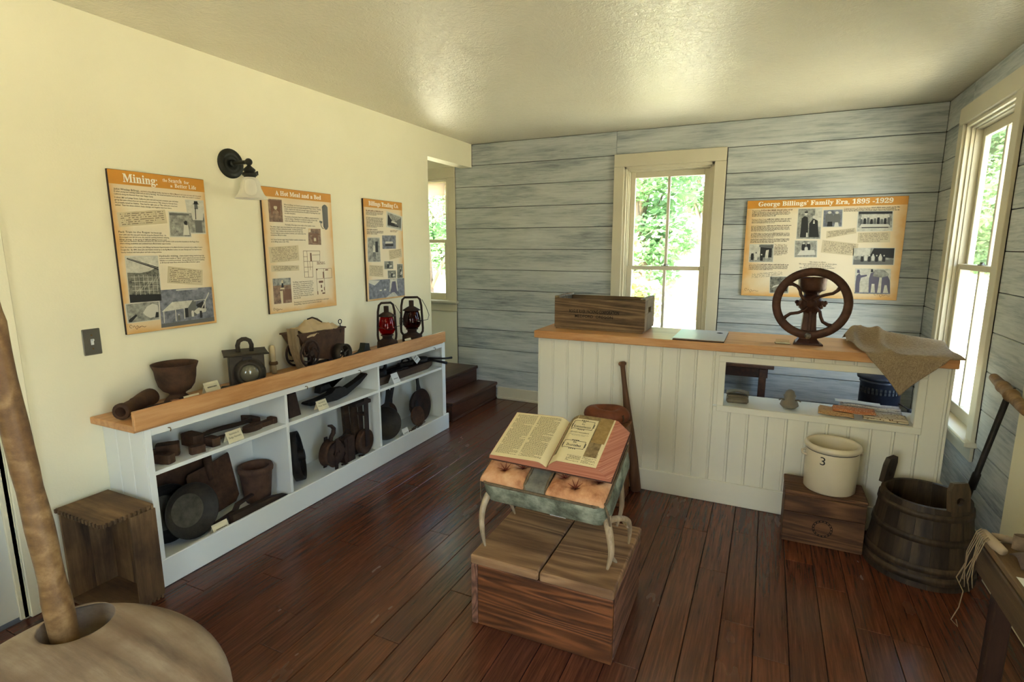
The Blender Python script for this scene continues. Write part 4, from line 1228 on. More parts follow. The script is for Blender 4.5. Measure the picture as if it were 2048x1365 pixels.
def spoked(mb, c, R, r0, n, wave, ax, hub, th):
    """spoked wheel about axis direction ax"""
    q = Vector(ax).to_track_quat('Z', 'Y').to_matrix().to_4x4()
    Mx = T(*c) @ q
    mb.torus(R, r0, 28, 8, Mx)
    mb.cyl((0, 0, -th), (0, 0, th), hub, hub, 12, Mx)
    for k in range(n):
        a = 2 * PI * k / n + .4
        pts = []
        for s_ in range(7):
            f_ = s_ / 6
            rr = hub * .8 + (R - hub * .8) * f_
            aa = a + wave * math.sin(f_ * PI * 1.6)
            pts.append((rr * math.cos(aa), rr * math.sin(aa), 0))
        mb.tube(pts, r0 * .75, 6, False, Mx)
    return mb
wb_ = part(spoked(MB(), (.245, 2.365, TZ + .118), .078, .007, 5, .5, (1, .1, 0), .016, .014), 'spoked_wheel', M['rustD'], r)
part(spoked(MB(), (.085, 2.4, TZ + .1), .075, .007, 5, .5, (1, .1, 0), .016, .014), 'spoked_wheel', M['rustD'], r)
w2 = MB().lathe([(.058, -.03), (.064, -.032), (.064, .03), (.058, .028), (.056, -.03)], 28, T(.275, 2.60, TZ + .078) @ Vector((1, .12, 0)).to_track_quat('Z', 'Y').to_matrix().to_4x4())
spoked(w2, (.285, 2.602, TZ + .078), .056, .006, 4, 0, (1, .12, 0), .012, .012)
part(w2, 'flange_wheel', M['lampmetal'], r)
part(MB().tube([(.275, 2.60, TZ + .078), (.16, 2.59, TZ + .078)], .008, 8).tube([(.24, 2.365, TZ + .118), (.09, 2.4, TZ + .1)], .008, 8), 'axle', M['rustD'], r)
part(MB().torus(.014, .003, 14, 6, T(.215, 2.66, TZ + .272) @ RY(PI / 2)).tube([(.215, 2.66, TZ + .258), (.215, 2.66, TZ + .2)], .003, 6).bb(.208, .222, 2.63, 2.70, TZ + .226, TZ + .236, .001), 'eye_pin', M['iron'], r)
def cloth_fn(a, b):
    y = 2.375 + .30 * a
    x = .05 + .17 * b
    hgt = .239 + .055 * math.sin(PI * min(1, a * 1.1)) * math.sin(PI * min(1, .1 + b)) + .013 * abs(math.sin(17 * a + 7 * b)) * math.cos(11 * b + 6 * a) + .018 * max(0, a - .5)
    hgt = max(hgt, .238)
    if b > .8 and a < .55: hgt -= .03 * (b - .8) * 5 * (1 - a)
    return (x + .012 * math.sin(11 * a), y, TZ + hgt)
co_ = part(MB().grid(cloth_fn, 30, 16), 'torn_cloth', mat_plain('aged_canvas', (196, 172, 134), .95), r)
solid(co_, .003, 1)
part(MB().tube([(.16, 2.44, TZ + .31), (.17, 2.47, TZ + .318), (.18, 2.5, TZ + .305), (.2, 2.52, TZ + .285)], [.004, .005, .006, .004], 6), 'root_end', M['toolwood'], r)

r = thing('turned_spindle', 'short pale turned spindle with a wooden collar behind the wheeled cart', 'spindle', (.06, 2.255, TZ))
MB().lathe([(.0001, 0), (.016, 0), (.014, .05), (.0145, .052), (.0145, .16), (.01, .17), (.0001, .172)], 14).build('shaft', mat_plain('pale_turned_wood', (206, 190, 150), .6), r)
MB().lathe([(.015, .052), (.024, .055), (.025, .066), (.022, .072), (.015, .074)], 16).build('collar', M['pole'], r)

r = thing('shoe_last', 'small dark iron cobbler shoe last standing sole up', 'shoe last', (.15, 2.96, TZ))
MB().prism([(-.11, 0), (.055, 0), (.05, .018), (.028, .03), (.022, .075), (-.018, .082), (-.028, .045), (-.05, .024), (-.11, .012)], -.024, .024, ML).build('last', M['green'], r)

def lantern(loc, rotz, glass, label, h, wide, gw=1.0):
    r = thing('railroad_lantern', label, 'lantern', loc, (0, 0, rotz), group='kerosene lanterns on the shelf')
    k = h / .34
    MB().lathe([(.0001, 0), (.072, 0), (.076, .008), (.074, .045), (.07, .056), (.045, .062), (.04, .07), (.0001, .07)], 24, Matrix.Diagonal((k, k, k, 1))).build('fuel_tank', M['rustD'], r)
    MB().lathe([(.034, .068), (.036, .09), (.046, .094), (.046, .1), (.03, .102)], 20, Matrix.Diagonal((k, k, k, 1))).build('burner', M['rustD'], r)
    MB().lathe([(.036, .1), (.05, .112), (.06, .135), (.062, .155), (.057, .19), (.048, .225), (.042, .24), (.039, .24), (.045, .224), (.054, .19), (.059, .155), (.057, .135), (.047, .113), (.034, .102)], 26, Matrix.Diagonal((k * gw, k * gw, k, 1))).build('globe', M[glass], r)
    MB().lathe([(.045, .238), (.064, .236), (.066, .24), (.03, .262), (.018, .268), (.018, .31), (.0001, .312)], 22, Matrix.Diagonal((k, k, k, 1))).build('chimney', M['rustD'], r)
    w = wide
    MB().tube([(0, -.06 * k, .045 * k), (0, -w, .075 * k), (0, -w - .002, .1 * k), (0, -w + .006, .27 * k), (0, -w + .016, .318 * k), (0, -w + .034, .334 * k), (0, w - .034, .334 * k), (0, w - .016, .318 * k), (0, w - .006, .27 * k), (0, w + .002, .1 * k), (0, w, .075 * k), (0, .06 * k, .045 * k)], .0085 * k, 9).build('side_tube', M['rustD'], r)
    MB().tube([(.012, -w, .16 * k), (.058 * k, -.03, .15 * k), (.064 * k, 0, .145 * k), (.058 * k, .03, .15 * k), (.012, w, .16 * k)], .0022, 6).tube([(.012, -w, .2 * k), (.02, -w - .012, .18 * k), (.02, -w - .014, .14 * k), (.012, -w, .11 * k)], .002, 6).build('globe_guard', M['iron'], r)
    MB().tube([(0, w, .315 * k), (.01, w + .03, .26 * k), (.03, w + .05, .2 * k), (.06, w + .035, .17 * k), (.075, w - .02, .165 * k), (.078, 0, .17 * k)], .0022, 6).build('bail', M['iron'], r)
    return r
lantern((.15, 3.215, TZ), -.55, 'redglass', 'rusty railroad lantern with a bright red glass globe', .345, .07, .98)
lantern((.15, 3.53, TZ), -.85, 'darkglass', 'rusty railroad lantern with a very dark red glass globe', .36, .084, 1.12)
card((.302, 3.30, TZ), .075, .075, [None], (0, 0, .0), 'small cream card between the two lanterns')

# --- cubby items: upper near cubby
SZ, BZ = .5455, .1055
def sledge(loc, rot, L, s, label):
    r = thing('sledge_head', label, 'hammer head', loc, rot, group='loose hammer heads in the upper cubby')
    a = s * .55
    MB().prism([(-L, -a), (-L * .9, -s), (-.3 * L, -s), (0, -s * 1.1), (.3 * L, -s), (L * .9, -s), (L, -a), (L, a), (L * .9, s), (.3 * L, s), (0, s * 1.1), (-.3 * L, s), (-L * .9, s), (-L, a)], -s * .95, s * .95, T(0, 0, s)).lathe([(.0001, 0), (s * .5, 0), (s * .5, .001)], 12, T(0, 0, s * 1.96)).build('head', M['rust'], r)
    return r
sledge((.14, 1.42, SZ), (0, 0, .5), .05, .026, 'dark hammer head against the end stile of the upper cubby')
sledge((.245, 1.455, SZ), (0, 0, .3), .04, .022, 'square-faced hammer head at the front edge of the upper cubby')
sledge((.17, 1.52, SZ), (0, 0, .9), .048, .03, 'largest loose hammer head behind the small block')
sledge((.264, 1.60, SZ), (0, 0, 1.3), .034, .019, 'smallest loose hammer head with a flat face')
def handled(loc, rot, L, label, headL, hs, kind='sledge'):
    r = thing('long_hammer', label, 'hammer', loc, rot, group='handled hammers in the upper cubby')
    MB().tube([(0, k * L / 6, hs + .004 * math.sin(k)) for k in range(7)], [.016, .014, .0125, .012, .012, .013, .014], 10, flat=.8).build('handle', M['toolwood'], r)
    if kind == 'sledge':
        MB().prism([(-headL, -hs * .6), (-headL * .85, -hs), (headL * .85, -hs), (headL, -hs * .6), (headL, hs * .6), (headL * .85, hs), (-headL * .85, hs), (-headL, hs * .6)], 0, hs * 1.9, T(0, 0, 0)).build('head', M['rust'], r)
    else:
        MB().prism([(-headL, -.012), (-.03, -.022), (.03, -.022), (.05, -.018), (.05, .018), (.03, .022), (-.03, .02), (-headL, -.004)], 0, hs * 1.7, T(0, L * .96, 0)).build('head', M['rust'], r)
    return r
handled((.14, 1.665, SZ), (0, 0, .0), .34, 'long-handled sledge hammer lying at the back of the upper cubby', .055, .03)
handled((.236, 1.70, SZ), (0, 0, .0), .165, 'round-poll hammer lying at the cubby front beside the card', .036, .022)
handled((.095, 1.775, SZ), (0, 0, -.03), .275, 'claw-headed hammer with its head against the first divider', .075, .018, 'pick')
r = thing('slotted_wrench', 'flat rusty slotted iron wrench in front of the hammer handles', 'wrench', (.225, 1.945, SZ))
MB().ring([(.05 * math.cos(a) * (1.2 if abs(math.cos(a)) > .5 else 1), .03 * math.sin(a)) for a in [2 * PI * k / 16 for k in range(16)]], [(.02 * math.cos(a), .01 * math.sin(a)) for a in [2 * PI * k / 16 for k in range(16)]], 0, .03, RZ(PI / 2)).bb(-.02, .02, .05, .148, 0, .028, .004).bb(-.03, .025, .115, .145, 0, .035, .004).build('wrench', M['rust'], r)
card((.297, 1.79, SZ), .09, .06, ['Assortment of', 'Sledge Hammers'], (0, 0, .02), 'cream card printed Sledge Hammers in the upper cubby')

# --- lower near cubby
M['scour'] = mat_iron('scoured_steel', (58, 54, 44), (96, 92, 78), .6, .3, 16, .3, (128, 124, 106))
def pan(loc, tilt, yaw, R, depth, mat, label, group=None):
    r = thing('gold_pan', label, 'gold pan', loc, (0, 0, yaw), group)
    MB().lathe([(.0001, 0), (R * .66, 0), (R * .97, depth), (R, depth + .004), (R * 1.0, depth + .001), (R * .965, depth - .005), (R * .64, .004), (.0001, .004)], 36, RY(PI / 2 - tilt) @ T(-R * 1.0, 0, 0)).build('pan', M[mat], r)
    MB().lathe([(.0001, .0045), (R * .5, .0045), (R * .6, .0048)], 36, RY(PI / 2 - tilt) @ T(-R * 1.0, 0, 0)).build('scoured_bottom', M['scour'], r)
    return r
pan((.205, 1.575, BZ + .002), .22, 0, .135, .045, 'soot', 'large sooty gold pan leaning in front, bottom scoured grey')
pan((.135, 1.50, BZ + .002), .20, 0, .14, .04, 'iron', 'second gold pan mostly hidden behind the sooty one')
r = thing('riffle_plate', 'big rusty pierced round plate leaning on the back of the lower cubby', 'iron plate', (.06, 1.60, BZ))
dsk = MB().lathe([(.0001, 0), (.205, 0), (.205, .004), (.0001, .004)], 40, RY(PI / 2 - .1) @ T(-.205, 0, 0))
dsk.build('plate', M['rust'], r)
hl = MB()
for (a, b) in ((-.10, .345), (-.05, .365), (-.04, .366), (-.13, .33)): hl.cyl((.045, a, b), (.052, a, b), .006, .006, 8)
hl.build('pierced_hole', M['cardwhite'], r)
r = thing('shovel_blade', 'square rusty shovel blade without a handle, socket up', 'shovel', (.112, 1.775, BZ))
bl = [(-.13, .02), (-.10, 0), (.115, .03), (.14, .06), (.12, .30), (.115, .31), (.0, .285), (-.12, .27), (-.13, .255)]
MB().prism(bl, 0, .005, RY(-.12) @ ML).tube([(.012, -.005, .2), (.004, -.005, .26), (-.004, -.005, .33)], [.012, .02, .022], 12, False, RY(-.0) @ T(-.03, 0, 0)).build('blade', M['rust'], r)
r = thing('clay_crucible', 'brown clay crucible pot with a thick round rim', 'pot', (.15, 2.0, BZ))
MB().lathe([(.0001, 0), (.062, 0), (.07, .02), (.086, .17), (.092, .175), (.094, .19), (.09, .205), (.076, .206), (.072, .19), (.06, .03), (.0001, .02)], 28).build('crucible', M['clay'], r)
r = thing('wooden_scraper', 'long dark wooden scraper lying along the lower cubby front', 'scraper', (.272, 1.905, BZ))
MB().prism([(-.17, 0), (.06, 0), (.17, .012), (.182, .02), (.17, .026), (.07, .05), (-.17, .055)], -.018, .018, RX(0) @ ML).build('scraper', M['toolwood'], r)
r = thing('iron_trowel', 'rusty cranked iron trowel behind the wooden scraper', 'trowel', (.235, 1.80, BZ))
MB().prism([(-.14, .03), (-.02, .05), (.0, .08), (.1, .095), (.1, .085), (.012, .068), (-.01, .03), (-.14, .01)], -.012, .012, ML).build('trowel', M['rustD'], r)
card((.298, 1.665, BZ), .085, .055, [None], (0, 0, .0), 'pale card mostly hidden behind the base board')

# --- upper middle cubby
r = thing('cow_bell', 'tall dark folded-iron cow bell beside the first divider', 'bell', (.22, 2.215, SZ))
bp = [(-.03, -.045), (.03, -.045), (.03, .045), (-.03, .045)]
vs = [(x, y, 0) for x, y in bp] + [(x * .62, y * .6, .135) for x, y in bp]
MB().add(vs, [(0, 3, 2, 1), (4, 5, 6, 7), (0, 1, 5, 4), (1, 2, 6, 5), (2, 3, 7, 6), (3, 0, 4, 7)]).bb(-.004, .004, -.04, .04, .0, .134).torus(.014, .004, 16, 6, T(0, 0, .143) @ RY(PI / 2)).build('bell_body', M['rustD'], r)
r = thing('pick_mattock', 'dark double mattock head with long curved blades in the middle cubby', 'mattock', (.15, 2.585, SZ))
MB().prism([(-.33, .035), (-.30, .022), (-.15, .008), (.0, .0), (.12, .01), (.30, .06), (.40, .105), (.39, .115), (.28, .085), (.12, .055), (.1, .07), (-.01, .078), (-.06, .055), (-.2, .045), (-.32, .045)], -.026, .026, T(.05, 0, 0) @ Matrix.Diagonal((1, .76, 1, 1)) @ ML).build('lower_blade', M['iron'], r)
MB().prism([(-.09, .05), (-.075, .092), (.02, .098), (.045, .07), (.08, .075), (.2, .11), (.30, .15), (.295, .157), (.18, .135), (.06, .10), (.05, .06)], -.03, .02, T(-.02, 0, 0) @ Matrix.Diagonal((1, .76, 1, 1)) @ ML).build('upper_blade', M['iron'], r)
card((.293, 2.40, SZ), .085, .06, ['Assortment of', 'Pick Axes'], (0, 0, .04), 'cream card printed Pick Axes in the middle cubby')

# --- lower middle cubby
r = thing('belt_pulley', 'big dark spoked pulley wheel leaning on the first divider', 'pulley', (.163, 2.285, BZ))
q = T(0, 0, .158) @ RX(.22) @ RZ(.75) @ RY(PI / 2)
w_ = MB().lathe([(.135, -.024), (.15, -.026), (.15, .026), (.135, .024), (.132, 0), (.135, -.024)], 36, q)
w_.cyl((0, 0, -.045), (0, 0, .045), .034, .034, 16, q)
for k in range(3):
    a = 2 * PI * k / 3 + .3
    w_.tube([(.03 * math.cos(a), .03 * math.sin(a), 0), (.135 * math.cos(a), .135 * math.sin(a), 0)], [.024, .02], 8, False, q, flat=.45)
w_.prism([(.13 * math.cos(a), .13 * math.sin(a)) for a in [.9 + .2 * k for k in range(11)]], -.008, .008, q)
w_.build('pulley_wheel', M['iron'], r)
r = thing('pulley_block', 'rusty round pulley block with a hook on top', 'pulley block', (.225, 2.505, BZ))
q = T(0, 0, .108) @ RZ(.15) @ RX(-.12) @ RY(PI / 2)
MB().lathe([(.0001, -.02), (.07, -.022), (.085, -.03), (.088, -.03), (.074, 0), (.088, .03), (.085, .03), (.07, .022), (.0001, .02)], 28, q).build('sheave', M['rust'], r)
MB().ring([(.075 * math.cos(a), .09 * math.sin(a)) for a in [2 * PI * k / 20 for k in range(20)]], [(.03 * math.cos(a), .035 * math.sin(a)) for a in [2 * PI * k / 20 for k in range(20)]], .032, .04, q).bb(-.10, .10, -.016, .016, .04, .046, .001, q).bb(-.10, .10, -.016, .016, -.046, -.04, .001, q).cyl((0, 0, -.05), (0, 0, .055), .012, .012, 10, q).build('cheek_plate', M['rustD'], r)
MB().tube([(0, 0, .19), (0, .01, .215), (.0, .03, .235), (0, .035, .262), (0, .015, .285), (0, -.012, .295)], [.013, .014, .015, .014, .011, .006], 10).build('hook', M['rustD'], r)
r = thing('wired_block', 'rough wooden block with jagged edge bound with thin wire', 'wood block', (.215, 2.655, BZ))
MB().prism([(-.045, 0), (.05, 0), (.05, .165), (.02, .175), (-.035, .17), (-.05, .16), (-.04, .12), (-.056, .10), (-.04, .07), (-.054, .05)], -.03, .03, ML).bb(-.026, .034, -.02, -.014, .002, .165).build('block', M['rustD'], r)
MB().tube([(0, -.04, .165), (.0, -.02, .2), (0, .01, .215), (0, .035, .21), (0, .05, .18), (.01, .055, .12), (.01, .062, .08), (.01, .055, .03)], .0025, 6).tube([(0, -.02, .175), (0, .005, .19), (0, .02, .178)], .002, 6).build('wire', M['iron'], r)
r = thing('trolley_pulley', 'tall wooden-strapped pulley with a rusty grooved wheel', 'pulley', (.13, 2.80, BZ))
for nm, y0, y1, x in (('strap', -.06, -.085, .03), ('strap', -.015, -.03, .055)):
    MB().prism([(y0 - .025, 0), (y0 + .025, 0), (y1 + .022, .405), (y1 - .022, .40)], x - .014, x + .014, ML).build(nm, M['toolwood'], r)
MB().prism([(-.012, .06), (.028, .06), (.03, .41), (-.01, .41)], .081, .087, ML).prism([(-.012, .06), (.028, .06), (.03, .41), (-.01, .41)], .133, .139, ML).bb(.03, .14, -.09, .06, .36, .385, .003).bb(.07, .14, -.012, .03, .28, .295, .002).build('iron_strap', M['rustD'], r)
q = T(.11, .008, .0885) @ RZ(.1) @ RY(PI / 2)
MB().lathe([(.0001, .012), (.02, .02), (.022, .012), (.05, .008), (.06, .014), (.08, .019), (.086, .015), (.075, 0), (.086, -.015), (.08, -.019), (.0001, -.014)], 28, q).build('grooved_wheel', M['rust'], r)
for k, (x, y, rz, lab) in enumerate(((.285, 2.575, 1.5, 'bent iron hook scrap lying at the front between pulley block and wired block'), (.285, 2.745, 1.6, 'half a worn mule shoe lying in front of the strapped pulley'))):
    r = thing('mule_shoe', lab, 'iron scrap', (x, y, BZ), (0, 0, rz))
    MB().tube([(.02 * math.cos(a), .036 * math.sin(a), .0085) for a in [-.4 + .26 * i for i in range(10)]], .008, 7, flat=.8).build('shoe', M['rustD'], r)

# --- upper far cubby
r = thing('wooden_trough', 'dark hollowed wooden trough spanning the upper far cubby', 'trough', (.158, 3.30, SZ))
MB().prism([(-.36, .012), (-.3, 0), (.3, 0), (.36, .02), (.37, .05), (.33, .055), (-.32, .055), (-.365, .045)], .055, .085, T(0, 0, 0) @ ML).prism([(-.36, .012), (-.3, 0), (.3, 0), (.36, .02), (.37, .05), (.33, .055), (-.32, .055), (-.365, .045)], -.09, -.06, ML).prism([(-.34, .0), (.34, 0), (.34, .014), (-.34, .014)], -.06, .055, ML).prism([(-.36, .0), (-.33, 0), (-.33, .05), (-.36, .05)], -.06, .055, ML).prism([(.33, .0), (.36, 0), (.36, .05), (.33, .05)], -.06, .055, ML).build('trough', M['toolwood'], r)
r = thing('ring_weight', 'black iron weight with a big ring handle sitting in the trough', 'iron weight', (.162, 3.10, SZ + .0145))
MB().lathe([(.0001, 0), (.047, 0), (.049, .06), (.04, .075), (.0001, .078)], 20).build('weight', M['iron'], r)
MB().torus(.04, .012, 22, 10, T(0, 0, .105) @ RZ(.5) @ RX(PI / 2)).build('ring_handle', M['iron'], r)
r = thing('muffin_iron', 'black cast-iron gem pan lying in the trough', 'baking pan', (.162, 3.30, SZ + .0145))
mm = MB().bb(-.044, .044, -.11, .11, .03, .04, .004)
for k in range(3):
    for s_ in (-1, 1): mm.lathe([(.0001, 0), (.018, 0), (.024, .035), (.024, .045), (.021, .045), (.016, .01), (.0001, .008)], 14, T(.022 * s_, -.07 + .07 * k, 0))
mm.build('pan_body', M['iron'], r)
r = thing('sad_iron', 'black iron with a twisted handle resting on the gem pan', 'sad iron', (.16, 3.415, SZ + .0605))
MB().prism([(-.06, -.02), (.05, -.025), (.075, 0), (.05, .025), (-.06, .02)], 0, .022, RZ(1.2)).tube([(0, -.04, .02), (0, -.03, .045), (0, .0, .055), (0, .03, .045), (0, .04, .02)], .008, 8, False, RZ(-.3)).build('iron', M['iron'], r)
r = thing('waffle_iron', 'black round waffle iron whose two long handles jut past the shelf end', 'waffle iron', (.185, 3.585, SZ + .0565))
MB().lathe([(.0001, 0), (.06, 0), (.075, .01), (.076, .022), (.06, .034), (.0001, .036)], 26, Matrix.Diagonal((.8, 1.1, 1, 1))).build('waffle_plate', M['iron'], r)
MB().tube([(.04, .05, .024), (.11, .075, .022), (.155, .115, .02), (.17, .15, .018), (.18, .185, .016)], [.009, .008, .008, .008, .01], 8).tube([(.05, .02, .018), (.12, .035, .012), (.16, .065, .0), (.185, .10, -.012)], [.009, .009, .01, .012], 8).build('handle', M['iron'], r)
card((.297, 3.125, SZ), .08, .075, [None], (0, 0, .05), 'white card leaning on the trough under the ring weight', 'cardwhite')
card((.243, 3.475, SZ + .085), .058, .07, [None, None], (.5, 0, .05), 'white card tilted on its corner beside the waffle iron', 'cardwhite', foot=False)

# --- lower far cubby
def skillet(loc, rot, R, L, label, mat='iron', rim=.035):
    tilt, yaw, lean = rot
    r = thing('skillet', label, 'frying pan', loc, (T(0, 0, 0) @ RX(lean) @ RZ(yaw) @ RY(PI / 2 - tilt)).to_euler(), group='old pans in the lower far cubby')
    MB().lathe([(.0001, 0), (R * .86, 0), (R, rim), (R * .965, rim), (R * .84, .005), (.0001, .005)], 36).prism([(R * .9, -.018), (R * 1.1, 0), (R * .9, .018)], rim * .6, rim, RZ(-PI / 2)).build('pan_bowl', M[mat], r)
    out = [(-R * .95, -.026), (-R - .03, -.016), (-R - L * .75, -.014), (-R - L, -.016), (-R - L - .014, 0), (-R - L, .016), (-R - L * .75, .014), (-R - .03, .016), (-R * .95, .026)]
    MB().prism(out, rim * .62, rim * .62 + .011).lathe([(.005, 0), (.009, .0), (.009, .0025), (.005, .0025)], 12, T(-R - L * .86, 0, rim * .62 + .011)).build('pan_handle', M['iron'], r)
    return r
skillet((.165, 3.555, BZ + .138), (.12, 0, 0), .136, .10, 'large black skillet standing on edge with its handle up', 'rustD')
skillet((.232, 3.43, BZ + .088), (.2, 0, -.1), .082, .03, 'small brown skillet leaning in front of the large one', 'rust', .025)
skillet((.2, 3.06, BZ + .135), (.14, -.55, -.3), .122, .12, 'deep skillet turned so that its grey inside shows', 'soot', .055)
skillet((.07, 3.25, BZ + .118), (.06, -.1, -.42), .112, .19, 'thin pan with a long flat handle behind the deep skillet', 'rust', .03)
r = thing('trace_chain', 'short rusty chain lying in front of the small skillet', 'chain', (.288, 3.36, BZ + .012))
ch = MB()
for k in range(9):
    a = k * .55
    ch.torus(.014, .0035, 12, 6, T(.006 * math.sin(k * 1.7), -.08 + .02 * k, .006 + (.028 * (k / 8))) @ RZ(PI / 2) @ RX(PI / 2 * (k % 2) + .3) @ Matrix.Diagonal((1.3, .8, 1, 1)))
ch.build('chain', M['rust'], r)
card((.299, 3.22, BZ), .07, .065, [None], (0, 0, .0), 'white card on the base of the lower far cubby', 'cardwhite')

# ================================================================== bar counter before the back wall
BX0, BX1, BY0, BY1 = 1.345, 3.55, 3.30, 3.70
NX0, NX1, NZ0, NZ1 = 2.505, 3.42, .607, .868         # display niche cut through the front
BC = thing('bar_counter', 'ivory beadboard counter with a framed display niche', 'counter', (2.45, 3.5, 0))
nb = 22
bwid = (BX1 - BX0) / nb
def bead_board(x0, x1, z0, z1):
    # flat board with a rounded bead down its right edge
    w = x1 - x0
    prof = [(0, .012), (0, .002), (.002, 0), (w - .016, 0), (w - .0135, .003), (w - .0115, .003), (w - .009, .0005), (w - .005, .0), (w - .002, .002), (w - .001, .004), (w - .001, .012)]
    mb = MB().prism([(x0 + a, BY0 + b) for a, b in prof], z0, z1)
    part(mb, 'bead_board', M['ivory'], BC)
for k in range(nb):
    a, b = BX0 + k * bwid, BX0 + (k + 1) * bwid
    if b <= NX0 + .02 or a >= NX1 - .02: bead_board(a, b, .11, .932)
    else:
        bead_board(a, b, .11, NZ0 - .012); bead_board(a, b, NZ1 + .012, .932)
part(MB().bb(BX0 - .012, BX0, BY0 - .002, BY1, 0, .932, .002), 'end_panel', M['ivory'], BC)
part(MB().bb(BX1, BX1 + .012, BY0 - .002, BY1, 0, .932, .002), 'end_panel', M['ivory'], BC)
part(MB().bb(BX0 - .016, BX1 + .016, BY0 - .014, BY0 + .002, 0, .138, .003), 'base_board', M['ivory'], BC)
fw = .036
for (x0, x1, z0, z1, nm) in ((NX0 - fw, NX1 + fw, NZ1, NZ1 + fw, 'niche_trim'), (NX0 - fw, NX1 + fw, NZ0 - fw, NZ0, 'niche_trim'), (NX0 - fw, NX0, NZ0, NZ1, 'niche_trim'), (NX1, NX1 + fw, NZ0, NZ1, 'niche_trim')):
    part(MB().bb(x0, x1, BY0 - .011, BY0 + .004, z0, z1, .002), nm, M['ivory'], BC)
part(MB().bb(NX0 - .06, BX1, BY0 + .013, 3.60, NZ0 - .022, NZ0 - .003, .002), 'niche_shelf', M['white'], BC)
part(MB().bb(NX0 - .07, NX0 - .012, BY0 + .013, 3.40, NZ0 - .003, .93, .002), 'niche_side', M['ivory'], BC)
part(MB().bb(NX1 + .012, NX1 + .03, BY0 + .013, 3.42, NZ0 - .003, .93, .002), 'niche_side', M['white'], BC)
part(MB().bb(BX0, BX1, BY0 + .014, BY0 + .06, .89, .931, .002), 'top_rail', M['ivory'], BC)

BT = thing('oak_countertop', 'long honey oak counter top on the ivory beadboard counter', 'countertop', (2.44, 3.5, .932))
part(MB().bb(1.318, 3.566, 3.258, 3.755, .932, .98, .004), 'top_slab', M['oak'], BT)
BZ2 = .9805

# fruit crate
r = thing('fruit_crate', 'dark wooden packing crate stencilled ROGUE RIVER PACKING CORPORATION MEDFORD OREGON', 'crate', (1.705, 3.565, BZ2))
hx, hy, hh = .302, .153, .205
for sy in (-1, 1):
    a, b = sorted((sy * hy, sy * (hy - .011)))
    MB().bb(-hx, hx, a, b, .012, hh, .002).build('side_board', M['fruit'], r)
for sx in (-1, 1):
    a, b = sorted((sx * (hx - .002), sx * (hx - .022)))
    if sx > 0:
        e = MB().bb(a, b, -hy + .0115, hy - .0115, .012, .12, .002).bb(a, b, -hy + .0115, -.04, .12, .155).bb(a, b, .04, hy - .0115, .12, .155).bb(a, b, -hy + .0115, hy - .0115, .155, hh, .002)
    else: e = MB().bb(a, b, -hy + .0115, hy - .0115, .012, hh, .002)
    e.build('end_board', M['fruitY'], r)
    a, b = sorted((sx * hx, sx * (hx - .034)))
    MB().bb(a, b, -hy, hy, hh + .0005, hh + .014, .002, RY(0.0) if sx > 0 else T(0, 0, .0)).build('cleat', M['fruitY'], r)
MB().bb(-hx + .01, hx - .01, -hy + .002, hy - .002, 0, .0115, .002).build('bottom_board', M['fruit'], r)
MF = Matrix(((1, 0, 0, 0), (0, 0, -1, 0), (0, 1, 0, 0), (0, 0, 0, 1)))
M['stencil'] = mat_plain('faded_stencil', (14, 10, 8), .9)
link('stencil_lettering', text_mesh('ROGUE RIVER PACKING CORPORATION', M['stencil'], width=.335, cap=.021, align='CENTER', bold=.02), r, T(-.03, -hy - .0008, .112) @ MF)
link('stencil_lettering', text_mesh('MEDFORD  OREGON', M['stencil'], width=.255, cap=.018, align='CENTER', bold=.01), r, T(-.03, -hy - .0008, .082) @ MF)

# grey portfolio with an emblem
r = thing('grey_portfolio', 'flat silvery grey album with a small round emblem on the counter', 'album', (2.345, 3.462, BZ2))
MB().bb(-.143, .143, -.193, .193, 0, .004, .001).build('back_cover', M['iron'], r)
MB().bb(-.139, .139, -.189, .189, .004, .0085, .001).build('cork_core', mat_plain('cork_edge', (150, 110, 74), .8), r)
t = NT('silver_cover'); t.color(lin(186, 190, 196)); M['silver'] = t.p(.32, .1, .5)
MB().bb(-.143, .143, -.193, .193, .0085, .013, .001).build('front_cover', M['silver'], r)
em = MB().torus(.017, .0013, 22, 5, T(.098, .10, .0132)).torus(.012, .001, 20, 5, T(.098, .10, .0132))
em.tube([(.09, .097, .0135), (.098, .106, .0135), (.106, .097, .0135)], .001, 5).tube([(.09, .094, .0135), (.106, .094, .0135)], .001, 5)
em.build('emblem', M['iron'], r)

# grain mill
r = thing('grain_mill', 'rusty iron hand grain mill with a big spoked flywheel', 'grain mill', (2.917, 3.47, BZ2))
MB().prism([(-.074, -.075), (.074, -.075), (.06, .07), (-.06, .07)], 0, .008).build('base_plate', M['mill'], r)
cs = []
for z, hw_, hd in ((.008, .06, .05), (.03, .045, .04), (.1, .036, .034), (.17, .032, .03), (.2, .04, .034)):
    cs.append([(-hw_, -hd, z), (-.008, -hd - .002, z), (-.006, -hd - .012, z), (.006, -hd - .012, z), (.008, -hd - .002, z), (hw_, -hd, z), (hw_, hd, z), (-hw_, hd, z)])
mb = MB(); n_ = 8
mb.add([p for c in cs for p in c], [tuple(j * n_ + k for k in range(n_))[::-1] if j == 0 else tuple(j * n_ + k for k in range(n_)) for j in (0, 4)] + [(j * n_ + k, j * n_ + (k + 1) % n_, (j + 1) * n_ + (k + 1) % n_, (j + 1) * n_ + k) for j in range(4) for k in range(n_)])
mb.build('pedestal', M['mill'], r)
MY = RX(PI / 2)
MB().lathe([(.0001, -.05), (.045, -.05), (.058, -.03), (.06, .02), (.05, .04), (.03, .05), (.0001, .052)], 24, T(0, 0, .228) @ MY).build('grinding_head', M['mill'], r)
